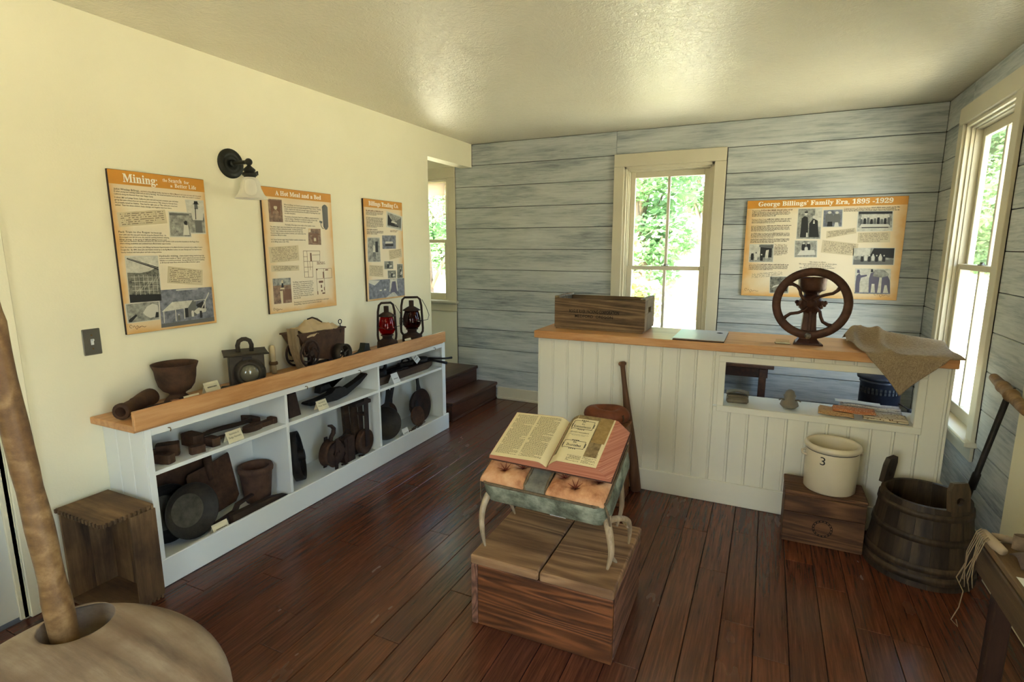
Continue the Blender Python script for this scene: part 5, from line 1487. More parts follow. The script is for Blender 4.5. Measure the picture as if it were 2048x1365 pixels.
for sx in (-1, 1):
    nuts = MB().cyl((sx * .052, .0, .235), (sx * .052, -.04, .235), .014, .012, 10).ball((sx * .07, -.03, .236), .012, 10).ball((sx * .066, -.03, .222), .009, 8).cyl((sx * .052, -.03, .21), (sx * .05, -.045, .215), .01, .008, 8)
    nuts.build('wing_nut', M['mill'], r)
MB().lathe([(.036, .25), (.04, .265), (.04, .285), (.05, .296), (.066, .302), (.07, .308), (.071, .345), (.074, .37), (.077, .373), (.073, .371), (.066, .345), (.064, .315), (.04, .30), (.03, .29), (.0001, .285)], 28, T(0, .01, 0)).build('hopper', M['mill'], r)
WY, WZ = -.062, .232
wc = T(0, WY, WZ)
n = 56
MB().lathe([(.153, -.010), (.156, -.013), (.193, -.013), (.197, -.010), (.197, .010), (.193, .013), (.156, .013), (.153, .010), (.153, -.010)], n, wc @ MY).build('flywheel_rim', M['mill'], r)
k_ = 1 / 2540.
def zp(a, b): return ((a - 712) * k_, 0, (622 - b) * k_)
for pts in ([(410, 350), (460, 355), (520, 385), (555, 440), (570, 500), (600, 550), (660, 590), (700, 610)], [(1040, 390), (1010, 430), (960, 470), (880, 490), (800, 520), (750, 560), (715, 600)],
            [(365, 880), (400, 820), (460, 775), (560, 755), (640, 710), (690, 650), (705, 625)], [(990, 925), (930, 905), (870, 870), (840, 800), (825, 730), (780, 680), (730, 635)]):
    MB().tube([zp(*p) for p in pts], [.014, .0105, .0098, .0095, .0095, .0098, .012][:len(pts)] + [.011] * max(0, len(pts) - 7), 8, False, wc, flat=.9).build('spoke', M['mill'], r)
MB().lathe([(.0001, -.026), (.012, -.026), (.014, -.02), (.024, -.018), (.026, .014), (.0001, .014)], 18, wc @ RX(-PI / 2)).cyl((0, .0, 0), (0, .04, 0), .014, .014, 12, wc).build('hub', M['mill'], r)
MB().cyl((-.006, -.012, -.175), (-.006, -.035, -.175), .006, .005, 10, wc).ball((-.006, -.042, -.175), .0165, 14, wc).build('crank_knob', M['steel'], r)

r = thing('acrylic_card_holder', 'clear acrylic card holder lying beside the grain mill', 'card holder', (2.79, 3.40, BZ2), (0, 0, .05))
MB().bb(-.04, .04, -.03, .03, 0, .004, .001).bb(-.035, .035, .01, .014, .004, .022, .001).build('acrylic_base', M['clear'], r)
MB().bb(-.036, .036, -.022, .008, .0045, .0055).build('card', M['paper'], r)
MB().bb(-.014, .012, -.008, -.005, .0056, .006).build('print', M['ink'], r)

# burlap sack thrown over the end of the counter
def sack(a, b):
    x = 3.115 + .47 * a
    hang = .205 * max(0.0, 1 - abs(a - .47) / (.36 if a < .47 else .40)) ** 1.0
    L = .47 + hang
    # left edge slants: cloth starts further back on the left
    y_back = 3.735 - .02 * math.sin(4 * a)
    top = y_back - 3.246
    d = b * (top + hang)
    if a < .12 and d > top * (.45 + a * 4.5): d = top * (.45 + a * 4.5)
    fold = .105 * math.exp(-((d - .10 - .05 * math.sin(3 * a)) / .06) ** 2) * min(1, 5 * a + .25) * (1 - .72 * a)
    fold += .05 * math.exp(-((a - .06) / .06) ** 2) * math.exp(-((d - .2) / .13) ** 2)
    fold += .022 * math.exp(-((a - .30 - .1 * d) / .05) ** 2) * min(1, d * 6)
    wr = .004 * math.sin(22 * a + 6 * b) * math.cos(8 * b)
    lift = .006 + abs(wr)
    if d < top - .02:
        return (x, y_back - d, BZ2 + lift + fold)
    s = (d - top + .02)
    q = min(1, s / .04)
    y = 3.266 - .026 * math.sin(q * PI / 2) - .012 * math.sin(9 * a) * min(1, s * 8) - .006
    z = BZ2 + (lift + fold) * (1 - q) + .004 - (max(0, s - .02)) - .006 * q
    return (x + (3.336 - x) * .22 * min(1, s / .2), y, z)
r = thing('burlap_sack', 'brown burlap sack draped over the counter end, one corner hanging', 'sack', (3.34, 3.5, BZ2))
bo = part(MB().grid(sack, 60, 70), 'burlap_cloth', M['burlap'], r)
solid(bo, .0035, 1)

# --- inside the niche
NZ = NZ0 - .0025
r = thing('leather_purse', 'folded grey-brown leather purse at the niche end', 'purse', (2.575, 3.42, NZ), (0, 0, .05))
lea = mat_iron('worn_leather', (92, 82, 64), (134, 122, 98), .8, 0, 12, .3)
MB().bb(-.062, .062, -.04, .045, 0, .032, .01).bb(-.06, .06, -.038, .043, .034, .05, .008).build('purse_body', lea, r)
def flap(a, b): return (-.063 + .126 * a, -.044 + .09 * b, .05 + .018 * math.sin(PI * a) * (1 - .4 * b) + .006)
solid(MB().grid(flap, 10, 6).build('flap', lea, r), .004)
r = thing('baby_moccasin', 'small grey leather moccasin with tie ends', 'moccasin', (2.853, 3.42, NZ))
mc = MB()
pr = [(.0, .0001), (.006, .04), (.018, .052), (.036, .046), (.05, .034), (.062, .03), (.082, .028), (.098, .022), (.106, .012), (.108, .0001)]
mc.lathe([(rr, z) for z, rr in pr], 20, Matrix.Diagonal((.95, 1.35, 1, 1)))
mc.torus(.028, .006, 16, 6, T(0, .005, .07)).build('shoe', mat_plain('grey_hide', (132, 122, 104), .9), r)
for sx in (-1, 1): MB().tube([(sx * .026, -.02, .05), (sx * .042, -.03, .056), (sx * .056, -.036, .05)], [.004, .0045, .003], 6).build('tie', mat_plain('hide_lace', (110, 100, 84), .9), r)

def folded(name, label, loc, w, d, h, mat, seed, layers=3, rotz=0.0, fold_z=0.0, slope=0.0):
    r = thing(name, label, 'textile', loc, (0, 0, rotz))
    g = random.Random(seed)
    for k in range(layers):
        z0 = h * k / layers
        ph = g.uniform(0, 6)
        def f(a, b, z0=z0, ph=ph, k=k):
            return ((a - .5) * w * (1 - .03 * k), (b - .5) * d * (1 - .06 * k), z0 + .0045 + slope * a + .003 * math.sin(9 * a + ph) * math.cos(6 * b + ph))
        solid(MB().grid(f, 16, 8).build('layer', mat, r), h / layers * .8, 0)
    return r
def mat_print(name, base, dots, sc):
    t = NT(name)
    v = t.coords((1, 1, 1), False)
    vo = t.node('ShaderNodeTexVoronoi'); vo.inputs['Scale'].default_value = sc
    t.l.new(v, vo.inputs['Vector'])
    t.color(t.ramp(vo.outputs['Distance'], [(.22, lin(*dots)), (.32, lin(*base))]))
    return t.p(.95, 0, .1)
q1 = mat_print('tan_calico', (196, 160, 112), (150, 104, 64), 130)
q2 = mat_print('rust_calico', (196, 128, 84), (226, 196, 150), 110)
q3 = mat_print('cream_calico', (214, 198, 164), (120, 84, 52), 70)
q4 = mat_print('white_dot_cloth', (212, 208, 204), (158, 140, 140), 120)
folded('folded_quilt', 'folded tan quilt piece lying towards the moccasin', (3.085, 3.40, NZ + .004), .17, .13, .02, q1, 1, 3, -.08)
folded('folded_quilt', 'folded rust-red calico quilt piece in the middle of the niche cloths', (3.165, 3.375, NZ + .0305), .20, .09, .014, q2, 2, 2, -.06)
folded('folded_quilt', 'cream quilt block with dark specks at the end of the niche', (3.31, 3.385, NZ + .004), .20, .11, .018, q3, 3, 2, -.05)
folded('folded_cloth', 'pale dotted cloth folded behind the quilt pieces', (3.26, 3.53, NZ + .005), .30, .08, .034, q4, 4, 3, -.05)
r = thing('paper_sheet', 'sheet of pale paper lying on the dotted cloth', 'paper', (3.20, 3.53, NZ + .043), (0, 0, -.06))
MB().grid(lambda a, b: ((a - .5) * .22, (b - .5) * .07, .0035 + .0025 * math.sin(5 * a)), 10, 3).build('sheet', M['cardwhite'], r)

# --- behind the counter
r = thing('side_table', 'dark red-brown side table standing behind the counter', 'table', (2.45, 4.52, 0))
MB().bb(-.34, .33, -.16, .2, .625, .65, .004).build('table_top', M['step'], r)
MB().bb(-.30, .29, -.13, .17, .55, .624, .002).build('apron', M['step'], r)
for x in (-.29, .255):
    for y in (-.13, .17): MB().bb(x - .026, x + .026, y - .026, y + .026, 0, .624, .004).build('leg', M['step'], r)
r = thing('heating_stove', 'small blue-black sheet iron stove with slotted vents behind the counter', 'stove', (3.43, 4.28, 0))
stm_ = mat_iron('stove_iron', (30, 33, 42), (52, 56, 68), .4, .5, 10, .15)
MB().lathe([(.0001, .0), (.115, .0), (.12, .01), (.118, .62), (.124, .625), (.124, .645), (.0001, .645)], 32).build('stove_body', stm_, r)
MB().lathe([(.124, .646), (.138, .65), (.14, .664), (.128, .676), (.1, .682), (.05, .69), (.0001, .692)], 32).build('stove_lid', stm_, r)
for k in range(14):
    a = -PI / 2 - 1.3 + .2 * k
    for dz in (0, .022): MB().bb(-.006, .006, -.003, .003, .555 + dz, .572 + dz, 0, T(.1185 * math.cos(a), .1185 * math.sin(a), 0) @ RZ(a + PI / 2)).build('vent_slot', M['g1'], r)
MB().tube([(.10, -.07, .50), (.13, -.09, .49), (.15, -.10, .475)], .004, 6).build('handle_rod', M['iron'], r)
MB().ball((.158, -.104, .468), .016, 12).build('handle_ball', M['g1'], r)

# ================================================================== things on the floor
# heavy timber block that carries the footstool
r = thing('timber_block', 'heavy weathered timber box block standing on the floor', 'wood block', (1.975, 1.99, 0), (0, 0, .012))
bx, by, bh = .293, .25, .305
MB().bb(-bx, -.0, -by, by, bh - .04, bh, .006).build('top_plank', M['blockT'] if 'blockT' in M else M['block'], r)
MB().bb(.006, bx, -by, by, bh - .04, bh, .006).build('top_plank', M['block'], r)
MB().bb(-bx + .03, bx - .002, -by + .004, -by + .03, 0, bh - .041, .004).build('front_board', M['blockD'], r)
MB().bb(-bx + .002, -bx + .03, -by + .002, by - .002, 0, bh - .041, .004).build('side_board', M['blockY'], r)
MB().bb(bx - .028, bx - .001, -by + .031, by - .002, 0, bh - .041, .004).build('side_board', M['blockY'], r)
MB().bb(-bx + .031, bx - .029, by - .03, by - .004, 0, bh - .041, .004).build('back_board', M['blockD'], r)

# antler-legged footstool: tilted forward, tufted top
STX, STY, STZ, TILT = 1.925, 1.905, .468, math.radians(24)
SW, SD, SHT = .275, .375, .112        # half width, depth, side height
r = thing('antler_footstool', 'tilted tufted footstool with blue-green velvet sides and antler legs', 'footstool', (STX, 2.05, bh))
MS = T(0, STY - 2.05, STZ - bh) @ RZ(-.035) @ RX(TILT) @ T(0, 0, -.024)      # stool frame: x right, y up the slope, z out of the seat
t = NT('worn_teal_velvet')
v = t.coords((1, 1, 1), False)
t.color(t.ramp(t.noise(v, 9, 7, .7), [(.3, lin(52, 50, 38)), (.46, lin(104, 108, 90)), (.62, lin(150, 154, 132)), (.8, lin(178, 174, 148))]))
t.bump(t.noise(v, 220, 3), .3, .003)
M['velvet'] = t.p(.95, 0, .15)
t = NT('faded_tan_velvet')
v = t.coords((1, 1, 1), False)
t.color(t.ramp(t.noise(v, 12, 6, .65), [(.3, lin(132, 78, 48)), (.5, lin(190, 138, 96)), (.75, lin(214, 172, 130))]))
t.bump(t.noise(v, 200, 3), .3, .003)
M['tuft'] = t.p(.92, 0, .15)
M['tuftband'] = mat_iron('grey_green_band', (78, 78, 68), (128, 124, 108), .95, 0, 14, .3)
M['tufthole'] = mat_plain('rust_velvet_tuft', (124, 56, 30), .95)

def rrect(hw, d, rad, n=6):
    out = []
    for cx, cy, a0 in ((hw - rad, rad, -PI / 2), (hw - rad, d - rad, 0), (-hw + rad, d - rad, PI / 2), (-hw + rad, rad, PI)):
        for k in range(n + 1):
            a = a0 + PI / 2 * k / n
            out.append((cx + rad * math.cos(a), cy + rad * math.sin(a)))
    return out
mb = MB()
prof = [(-.012, .0), (0, .012), (.002, .04), (.0, .07), (-.004, SHT), (-.02, SHT + .004)]
P = []
for o, z in prof: P.append([(x, y, z) for x, y in rrect(SW + o, SD, .05)] if o >= 0 else [(x, y, z) for x, y in [(px * (1 + o / SW), (py - SD / 2) * (1 + o / SD * 2) + SD / 2) for px, py in rrect(SW, SD, .05)]])
n_ = len(P[0])
mb.add([p for c in P for p in c], [tuple(range(n_))[::-1], tuple((len(P) - 1) * n_ + k for k in range(n_))] + [(j * n_ + k, j * n_ + (k + 1) % n_, (j + 1) * n_ + (k + 1) % n_, (j + 1) * n_ + k) for j in range(len(P) - 1) for k in range(n_)], MS, True)
mb.build('velvet_side', M['velvet'], r)

def cushion(x0, x1, tufts):
    def f(a, b):
        x = x0 + (x1 - x0) * a
        y = .004 + (SD - .008) * b
        e = min(1, 4.2 * min(a * (x1 - x0) / .2, (1 - a) * (x1 - x0) / .2, b * SD / .2, (1 - b) * SD / .2))
        h = .012 + .036 * math.sqrt(max(0, 1 - (1 - e) ** 2))
        for tx, ty in tufts:
            d = math.hypot(x - tx, y - ty)
            h -= .026 * math.exp(-(d / .022) ** 2) + .008 * math.exp(-(d / .05) ** 2)
            ang = math.atan2(y - ty, x - tx)
            h -= .0035 * math.exp(-((d - .025) / .022) ** 2) * (.5 + .5 * math.sin(ang * 9))
        return (x, y, SHT + h - .008)
    return MB().grid(f, 46, 56, MS)
TU = {0: [(-.185, .085), (-.115, .115), (-.19, .22), (-.12, .26)], 1: [(.075, .11), (.135, .068), (.215, .12), (.08, .24), (.2, .25)]}
cushion(-SW + .006, -.065, TU[0]).build('tufted_cushion', M['tuft'], r)
cushion(.028, SW - .006, TU[1]).build('tufted_cushion', M['tuft'], r)
MB().grid(lambda a, b: (-.065 + .093 * a, .003 + (SD - .006) * b, SHT + .020 * math.sqrt(max(0, 1 - (1 - min(1, 4 * min(b, 1 - b) * 4)) ** 2)) + .004 * math.sin(14 * b) * math.sin(PI * a)), 8, 24, MS).build('centre_band', M['tuftband'], r)
for k in TU:
    for (tx, ty) in TU[k]:
        tm = MB()
        for q in range(7):
            a = q * .9 + tx * 10
            tm.tube([(tx, ty, SHT + .008), (tx + .014 * math.cos(a), ty + .014 * math.sin(a), SHT + .017), (tx + .03 * math.cos(a), ty + .03 * math.sin(a), SHT + .029)], [.0028, .0018, .0006], 5, False, MS)
        tm.build('tuft_pleat', M['tufthole'], r)
def cord(pts, seed, name='braid_cord', rad=.0052):
    g = random.Random(seed)
    MB().tube([(p[0] + g.uniform(-.0015, .0015), p[1] + g.uniform(-.0015, .0015), p[2] + g.uniform(-.0015, .0015)) for p in pts], [rad * (1 + .28 * (i % 2)) for i in range(len(pts))], 6, False, MS).build(name, M['cordm'], r)
M['cordm'] = mat_iron('frayed_cord', (70, 58, 42), (114, 98, 72), .95, 0, 30, .3)
per = rrect(SW - .002, SD, .05, 8)
cord([(x, y, SHT + .004) for x, y in per] + [(per[0][0], per[0][1], SHT + .004)], 1)
for x in (-.065, .028): cord([(x, .004 + (SD - .008) * k / 24, SHT + .022 * min(1, 10 * min(k / 24, 1 - k / 24)) + .004) for k in range(25)], 2)
cord([(SW - .005, .02, SHT), (SW + .004, .015, SHT - .04), (SW + .012, .0, SHT - .09), (SW + .006, -.02, SHT - .13), (SW + .012, -.03, SHT - .15)], 3, 'loose_cord', .004)
cord([(-SW + .004, .01, SHT - .005), (-SW - .004, -.005, SHT - .08), (-SW + .002, -.03, SHT - .16), (-SW, -.055, SHT - .23)], 4, 'loose_cord', .0014)
M['antler'] = mat_wood('antler_bone', (110, 92, 68), (158, 138, 108), (190, 172, 140), 'Z', 1.2, .55, .2, 4, .3)
def loc_(p): return (p[0] - STX, p[1] - 2.05, p[2] - bh)
A = [
    ([(2.185, 1.95, .492), (2.195, 1.915, .475), (2.215, 1.885, .43), (2.225, 1.872, .37), (2.214, 1.862, .309)], [.017, .016, .0145, .012, .005]),
    ([(2.20, 1.93, .475), (2.225, 1.98, .465), (2.248, 2.04, .43), (2.25, 2.07, .37), (2.245, 2.078, .309)], [.013, .0125, .011, .009, .004]),
    ([(2.246, 2.05, .40), (2.23, 2.075, .395), (2.215, 2.09, .392)], [.008, .006, .002]),
    ([(2.222, 1.876, .36), (2.232, 1.90, .33), (2.234, 1.925, .309)], [.009, .007, .003]),
    ([(1.69, 1.955, .492), (1.672, 1.92, .475), (1.668, 1.875, .42), (1.69, 1.835, .355), (1.715, 1.812, .307)], [.016, .015, .013, .01, .004]),
    ([(1.676, 1.935, .478), (1.68, 2.0, .45), (1.70, 2.07, .39), (1.712, 2.11, .31)], [.012, .011, .009, .004]),
    ([(1.70, 1.96, .48), (1.74, 2.0, .44), (1.76, 2.02, .41)], [.01, .007, .003]),
    ([(2.15, 2.2, .60), (2.17, 2.22, .5), (2.18, 2.215, .4), (2.165, 2.2, .308)], [.014, .013, .011, .005]),
    ([(1.70, 2.2, .60), (1.69, 2.22, .5), (1.685, 2.215, .4), (1.70, 2.2, .308)], [.014, .013, .011, .005])]
names = ['antler_leg', 'antler_tine', 'antler_tine', 'antler_tine', 'antler_leg', 'antler_tine', 'antler_tine', 'antler_leg', 'antler_leg']
def smooth_path(pts, rs, k=4):
    P = [Vector(p) for p in pts]; out, ro = [], []
    for i in range(len(P) - 1):
        p0, p1, p2, p3 = P[max(i - 1, 0)], P[i], P[i + 1], P[min(i + 2, len(P) - 1)]
        for s_ in range(k):
            u = s_ / k
            out.append(.5 * ((2 * p1) + (p2 - p0) * u + (2 * p0 - 5 * p1 + 4 * p2 - p3) * u * u + (3 * p1 - p0 - 3 * p2 + p3) * u ** 3))
            ro.append(rs[i] + (rs[i + 1] - rs[i]) * u)
    out.append(P[-1]); ro.append(rs[-1])
    return out, ro
for (pts, rs), nm in zip(A, names):
    p_, r_ = smooth_path([loc_(p) for p in pts], rs)
    MB().tube(p_, r_, 10).build(nm, M['antler'], r)
MB().bb(-.035, .035, -.006, .004, -.012, -.004, .001, MS @ T(.06, .02, 0)).build('tag_holder', M['cardwhite'], r)

# open family bible
r = thing('open_bible', 'thick old bible lying open with red page edges and a loose printed sheet', 'book', (1.93, 2.0, .63))
MO = T(1.93 - 1.93 + .004, 1.905 - 2.0, .468 - .63) @ RZ(-.035) @ RX(TILT) @ T(0, .095, .135)
BD = .285
M['cover'] = mat_iron('worn_brown_cover', (50, 28, 18), (84, 50, 34), .6, 0, 10, .3)
t = NT('red_page_edges')
v = t.coords((1, 1, 240), False)
t.color(t.ramp(t.noise(v, 2.0, 4), [(.3, lin(146, 82, 58)), (.6, lin(186, 124, 96)), (.8, lin(208, 156, 126))]))
M['pages'] = t.p(.8, 0, .2)
M['page'] = mat_paint('bible_page', (224, 208, 160), .8, 0, 0, .04, .2)
MB().bb(-.272, .272, -.004, BD + .004, 0, .004, .001, MO).build('cover_board', M['cover'], r)
def top_l(x):   # left pages, x from -.262 to 0
    u = -x
    return .006 + .030 * min(1, u / .035) ** .6 - .012 * max(0, (u - .06) / .2)
def top_r(x):
    return .006 + .056 * min(1, x / .05) ** .55 + .002 * math.sin(x * 12)
xl = [-.262 + .262 * k / 16 for k in range(17)]
xr = [.21 * k / 16 for k in range(17)]
MPY = MO @ Matrix(((1, 0, 0, 0), (0, 0, 1, 0), (0, 1, 0, 0), (0, 0, 0, 1)))    # outline x,z ; extrude y
left = [(-.268, .0045), (0, .0045)] + [(x, top_l(x)) for x in xl[::-1]]
right = [(0, .0045), (.266, .0045), (.222, .058)] + [(x, top_r(x)) for x in xr[::-1]]
for poly, nm in ((left, 'left_page_block'), (right, 'right_page_block')):
    mb = MB(); n = len(poly)
    vs = [(x, 0, z) for x, z in poly] + [(x, BD, z) for x, z in poly]
    mb.add(vs, [tuple(range(n)), tuple(range(n, 2 * n))[::-1]] + [(i, n + i, n + (i + 1) % n, (i + 1) % n) for i in range(n)], MO)
    mb.build(nm, M['pages'], r)
def sheet(f, x0, x1, y0, y1, dz, nm, mat, nx=18, ny=2, curl=0):
    def g(a, b):
        x, y = x0 + (x1 - x0) * a, y0 + (y1 - y0) * b
        return (x, y, f(x) + dz + curl * (1 - b) ** 3 * .02)
    return MB().grid(g, nx, ny, MO).build(nm, mat, r)
sheet(top_l, -.260, -.003, .002, BD - .002, .0006, 'left_page', M['page'])
sheet(top_r, .004, .212, .002, BD - .002, .0006, 'right_page', M['page'])
def page_print(f, cols, y0, y1, rows, seed, nm, pitchw=.0036):
    g = random.Random(seed); mb = MB()
    for x0, x1 in cols:
        for k in range(rows):
            y = y1 - (y1 - y0) * k / rows
            hh = (y1 - y0) / rows * .42
            x = x0 + (0 if g.random() < .85 else .012)
            xe = x1 - (g.uniform(.02, .05) if g.random() < .12 else 0)
            while x < xe:
                w = min(g.uniform(.003, .011), xe - x)
                xm = x + w
                mb.add([(x, y - hh, f(x) + .0009), (xm, y - hh, f(xm) + .0009), (xm, y, f(xm) + .0009), (x, y, f(x) + .0009)], [(0, 1, 2, 3)])
                x = xm + .0022
    return mb.build(nm, M['biblink'], r, MO)
M['biblink'] = mat_plain('faded_page_ink', (100, 84, 58), .8)
page_print(top_l, ((-.245, -.145), (-.134, -.032)), .018, BD - .014, 46, 1, 'page_print')
page_print(top_r, ((.08, .137), (.145, .2)), .012, .075, 12, 2, 'page_print')
M['marbled'] = mat_iron('brown_marbled_leaf', (96, 78, 48), (150, 126, 84), .8, 0, 60, .1)
sheet(top_r, .012, .196, .05, BD - .0, .0016, 'marbled_leaf', M['marbled'])
sheet(top_r, .150, .206, .13, BD - .004, .0028, 'torn_leaf', mat_iron('tan_leaf', (132, 104, 56), (160, 130, 76), .8, 0, 40, .1), 6)
MB().grid(lambda a, b: (.03 + .115 * a, .045 + .215 * b, top_r(.03 + .115 * a) + .0034), 12, 2, MO).build('loose_sheet', M['page'], r)
def on_sheet(body, x, y, w, cap, st=None):
    me = text_mesh(serif(body, st) if st else body, M['ink'], width=w, cap=cap, align='CENTER', res=2)
    n = len(me.vertices); co = np.empty(n * 3); me.vertices.foreach_get('co', co); co = co.reshape(-1, 3)
    for i in range(n): co[i] = (co[i][0] + x, co[i][1] + y, top_r(co[i][0] + x) + .0042)
    me.vertices.foreach_set('co', co.ravel()); me.update()
    return link('sheet_lettering', me, r, MO)
cxs = .0875
on_sheet('The', cxs, .236, .014, .009, 'frak'); on_sheet('Ten', cxs, .222, .014, .009, 'frak')
on_sheet('Commandments', cxs, .204, .074, .013, 'frak')
on_sheet('Eleventh Commandment', cxs, .172, .082, .007, 'bold')
on_sheet('A new commandment I give unto you,\nThat ye love one another', cxs, .160, .09, .004)
on_sheet('The', cxs, .112, .016, .008, 'frak'); on_sheet('Beatitudes', cxs, .092, .062, .013, 'frak')
fr = MB()
for y0, y1 in ((.196, .246), (.082, .124)):
    for a, b in (((.042, y0), (.133, y0)), ((.133, y0), (.133, y1)), ((.133, y1), (.042, y1)), ((.042, y1), (.042, y0))):
        fr.tube([(a[0] + (b[0] - a[0]) * q / 8, a[1] + (b[1] - a[1]) * q / 8, top_r(a[0] + (b[0] - a[0]) * q / 8) + .0046) for q in range(9)], .0009, 4)
    for cx_, cy_ in ((.0875, y0 - .004), (.0875, y1 + .004), (.039, (y0 + y1) / 2), (.136, (y0 + y1) / 2)):
        for q in range(4): fr.ball((cx_ + (q - 1.5) * (.008 if cx_ == .0875 else 0), cy_ + (0 if cx_ == .0875 else (q - 1.5) * .006), top_r(cx_) + .0042), .0026, 6, None, 0, (1, 1, .3))
fr.build('sheet_ornament', M['ink'], r, MO)['kind'] = 'stuff'

# bat, mitt and its stand against the counter
r = thing('baseball_bat', 'old dark wooden baseball bat leaning knob up on the counter', 'bat', (2.03, 3.243, 0))
bt = [(.0001, 0), (.028, 0), (.033, .006), (.034, .1), (.0335, .25), (.029, .40), (.0215, .55), (.0155, .68), (.0145, .79), (.016, .805), (.024, .812), (.025, .822), (.018, .83), (.0001, .831)]
q = (Vector((1.918, 3.236, .82)) - Vector((2.032, 3.243, .002))).to_track_quat('Z', 'Y').to_matrix().to_4x4()
MB().lathe(bt, 22, T(0, 0, .0045) @ q).build('bat', M['bat'], r)
r = thing('rough_stand', 'low rough dark wooden box under the catcher mitt', 'box', (1.88, 3.09, 0))
MB().bb(-.115, .115, -.105, .105, 0, .02, .003).build('box_bottom', M['blockD'], r)
for sy in (-1, 1): MB().bb(-.115, .115, sy * .1 - .008, sy * .1 + .008, .021, .455, .003).build('box_side', M['blockD'], r)
for sx in (-1, 1): MB().bb(sx * .106 - .008, sx * .106 + .008, -.091, .091, .021, .455, .003).build('box_end', M['blockD'], r)
MB().bb(-.118, .118, -.112, .112, .456, .474, .003).build('box_lid', M['blockD'], r)
r = thing('catcher_mitt', 'round red-brown leather catcher mitt with a pocket', 'baseball mitt', (1.862, 3.09, .477))
M['mitt'] = mat_iron('mitt_leather', (84, 40, 20), (126, 66, 36), .6, 0, 14, .3)
def mitt(a, b):
    th = 2 * PI * a; ph = 2 * PI * b
    R = .082 + .006 * math.sin(3 * th + 1); rr = .045 + .006 * math.sin(2 * th)
    return ((R + rr * math.cos(ph)) * math.cos(th) * 1.08, (R + rr * math.cos(ph)) * math.sin(th) * .78, .05 + rr * math.sin(ph) * 1.02)
mb = MB().grid(mitt, 36, 16)
mb.build('padding', M['mitt'], r)
MB().grid(lambda a, b: ((.075 * b) * math.cos(2 * PI * a) * 1.05, (.075 * b) * math.sin(2 * PI * a) * .8, .03 + .02 * b * b), 28, 5).build('pocket', M['mitt'], r)
tt = MB()
for k in range(5): tt.tube([(.112 + .004 * math.sin(k), -.05 + .012 * k, .07), (.122, -.055 + .012 * k, .05), (.118, -.05 + .014 * k, .028)], .0028, 5)
tt.build('lacing', M['toolwood'], r)

# crock on its box
r = thing('crock_box', 'squat brown wooden box under the stoneware crock', 'wooden box', (3.033, 3.108, 0))
cbx, cby, cbh = .182, .113, .28
for k, (z0, z1) in enumerate(((0.0, .165), (.167, .258))):
    MB().bb(-cbx, cbx, -cby, -cby + .014, z0, z1, .003).build('front_board', M['box'], r)
    MB().bb(-cbx, cbx, cby - .014, cby, z0, z1, .003).build('back_board', M['box'], r)
    for sx in (-1, 1):
        a, b = sorted((sx * (cbx - .001), sx * (cbx - .018)))
        MB().bb(a, b, -cby + .0145, cby - .0145, z0, z1, .002).build('end_board', M['box'], r)
for y0, y1 in ((-cby, -.002), (.002, cby)): MB().bb(-cbx - .003, cbx + .003, y0, y1, .259, cbh, .004).build('lid_board', M['box'], r)
st_ = MB().torus(.045, .0012, 28, 4, T(.0, -cby - .0002, .1) @ RX(PI / 2)).torus(.036, .001, 28, 4, T(.0, -cby - .0002, .1) @ RX(PI / 2))
for k in range(16):
    a = k * PI / 8
    st_.box((.0405 * math.cos(a), -cby - .0003, .1 + .0405 * math.sin(a)), (.005, .0006, .007), 0)
st_.build('round_stamp', M['stencil'], r)
r = thing('stoneware_crock', 'cream stoneware crock with a painted numeral 3', 'crock', (3.055, 3.112, .2803))
MB().lathe([(.0001, .0), (.112, 0), (.118, .006), (.121, .1), (.122, .2), (.120, .212), (.119, .216), (.127, .222), (.131, .232), (.128, .244), (.12, .25), (.112, .246), (.108, .23), (.107, .03), (.0001, .02)], 40).build('crock_body', M['stone'], r)
MB().lathe([(.1195, .2125), (.1212, .2145), (.1195, .2165)], 40).build('glaze_line', M['g1'], r)
for a in (.25, PI + .2):
    MB().tube([(.124 * math.cos(a), .124 * math.sin(a), .208), (.142 * math.cos(a), .142 * math.sin(a), .198), (.144 * math.cos(a + .1), .144 * math.sin(a + .1), .186), (.122 * math.cos(a + .1), .122 * math.sin(a + .1), .178)], .006, 8).build('lug_handle', M['stone'], r)
me = text_mesh('3', M['g1'], width=.024, cap=.042, align='CENTER', res=6)
n = len(me.vertices); co = np.empty(n * 3); me.vertices.foreach_get('co', co); co = co.reshape(-1, 3)
for i in range(n):
    a = -PI / 2 - .42 + co[i][0] / .1225
    co[i] = (.1228 * math.cos(a), .1228 * math.sin(a), .158 + co[i][1])
me.vertices.foreach_set('co', co.ravel()); me.update()
link('painted_numeral', me, r)

# dark stave bucket
r = thing('stave_bucket', 'large dark wooden stave tub with two pierced ears', 'wooden tub', (3.44, 3.01, 0))
RB, RT, BH = .222, .176, .372
NS = 18
da = 2 * PI / NS
def stave_shape(h, shrink=.985):
    a0, a1 = -da / 2 * shrink, da / 2 * shrink
    vs = []
    for z in (0, h):
        R = RB + (RT - RB) * z / BH
        for a in (a0, 0, a1): vs.append((R * math.cos(a), R * math.sin(a), z))
        for a in (a0, 0, a1): vs.append(((R - .018) * math.cos(a), (R - .018) * math.sin(a), z))
    fs = [(0, 1, 4, 3), (1, 2, 5, 4), (9, 10, 7, 6), (10, 11, 8, 7), (0, 6, 7, 1), (1, 7, 8, 2), (3, 4, 10, 9), (4, 5, 11, 10), (0, 3, 9, 6), (2, 8, 11, 5)]
    return MB().add(vs, [f[::-1] for f in fs])
smesh = stave_shape(BH).mesh('stave', M['stave'])
EAR = (PI * .80, -PI * .34)
for k in range(NS): link('stave', smesh, r, RZ(k * da + EAR[1]))
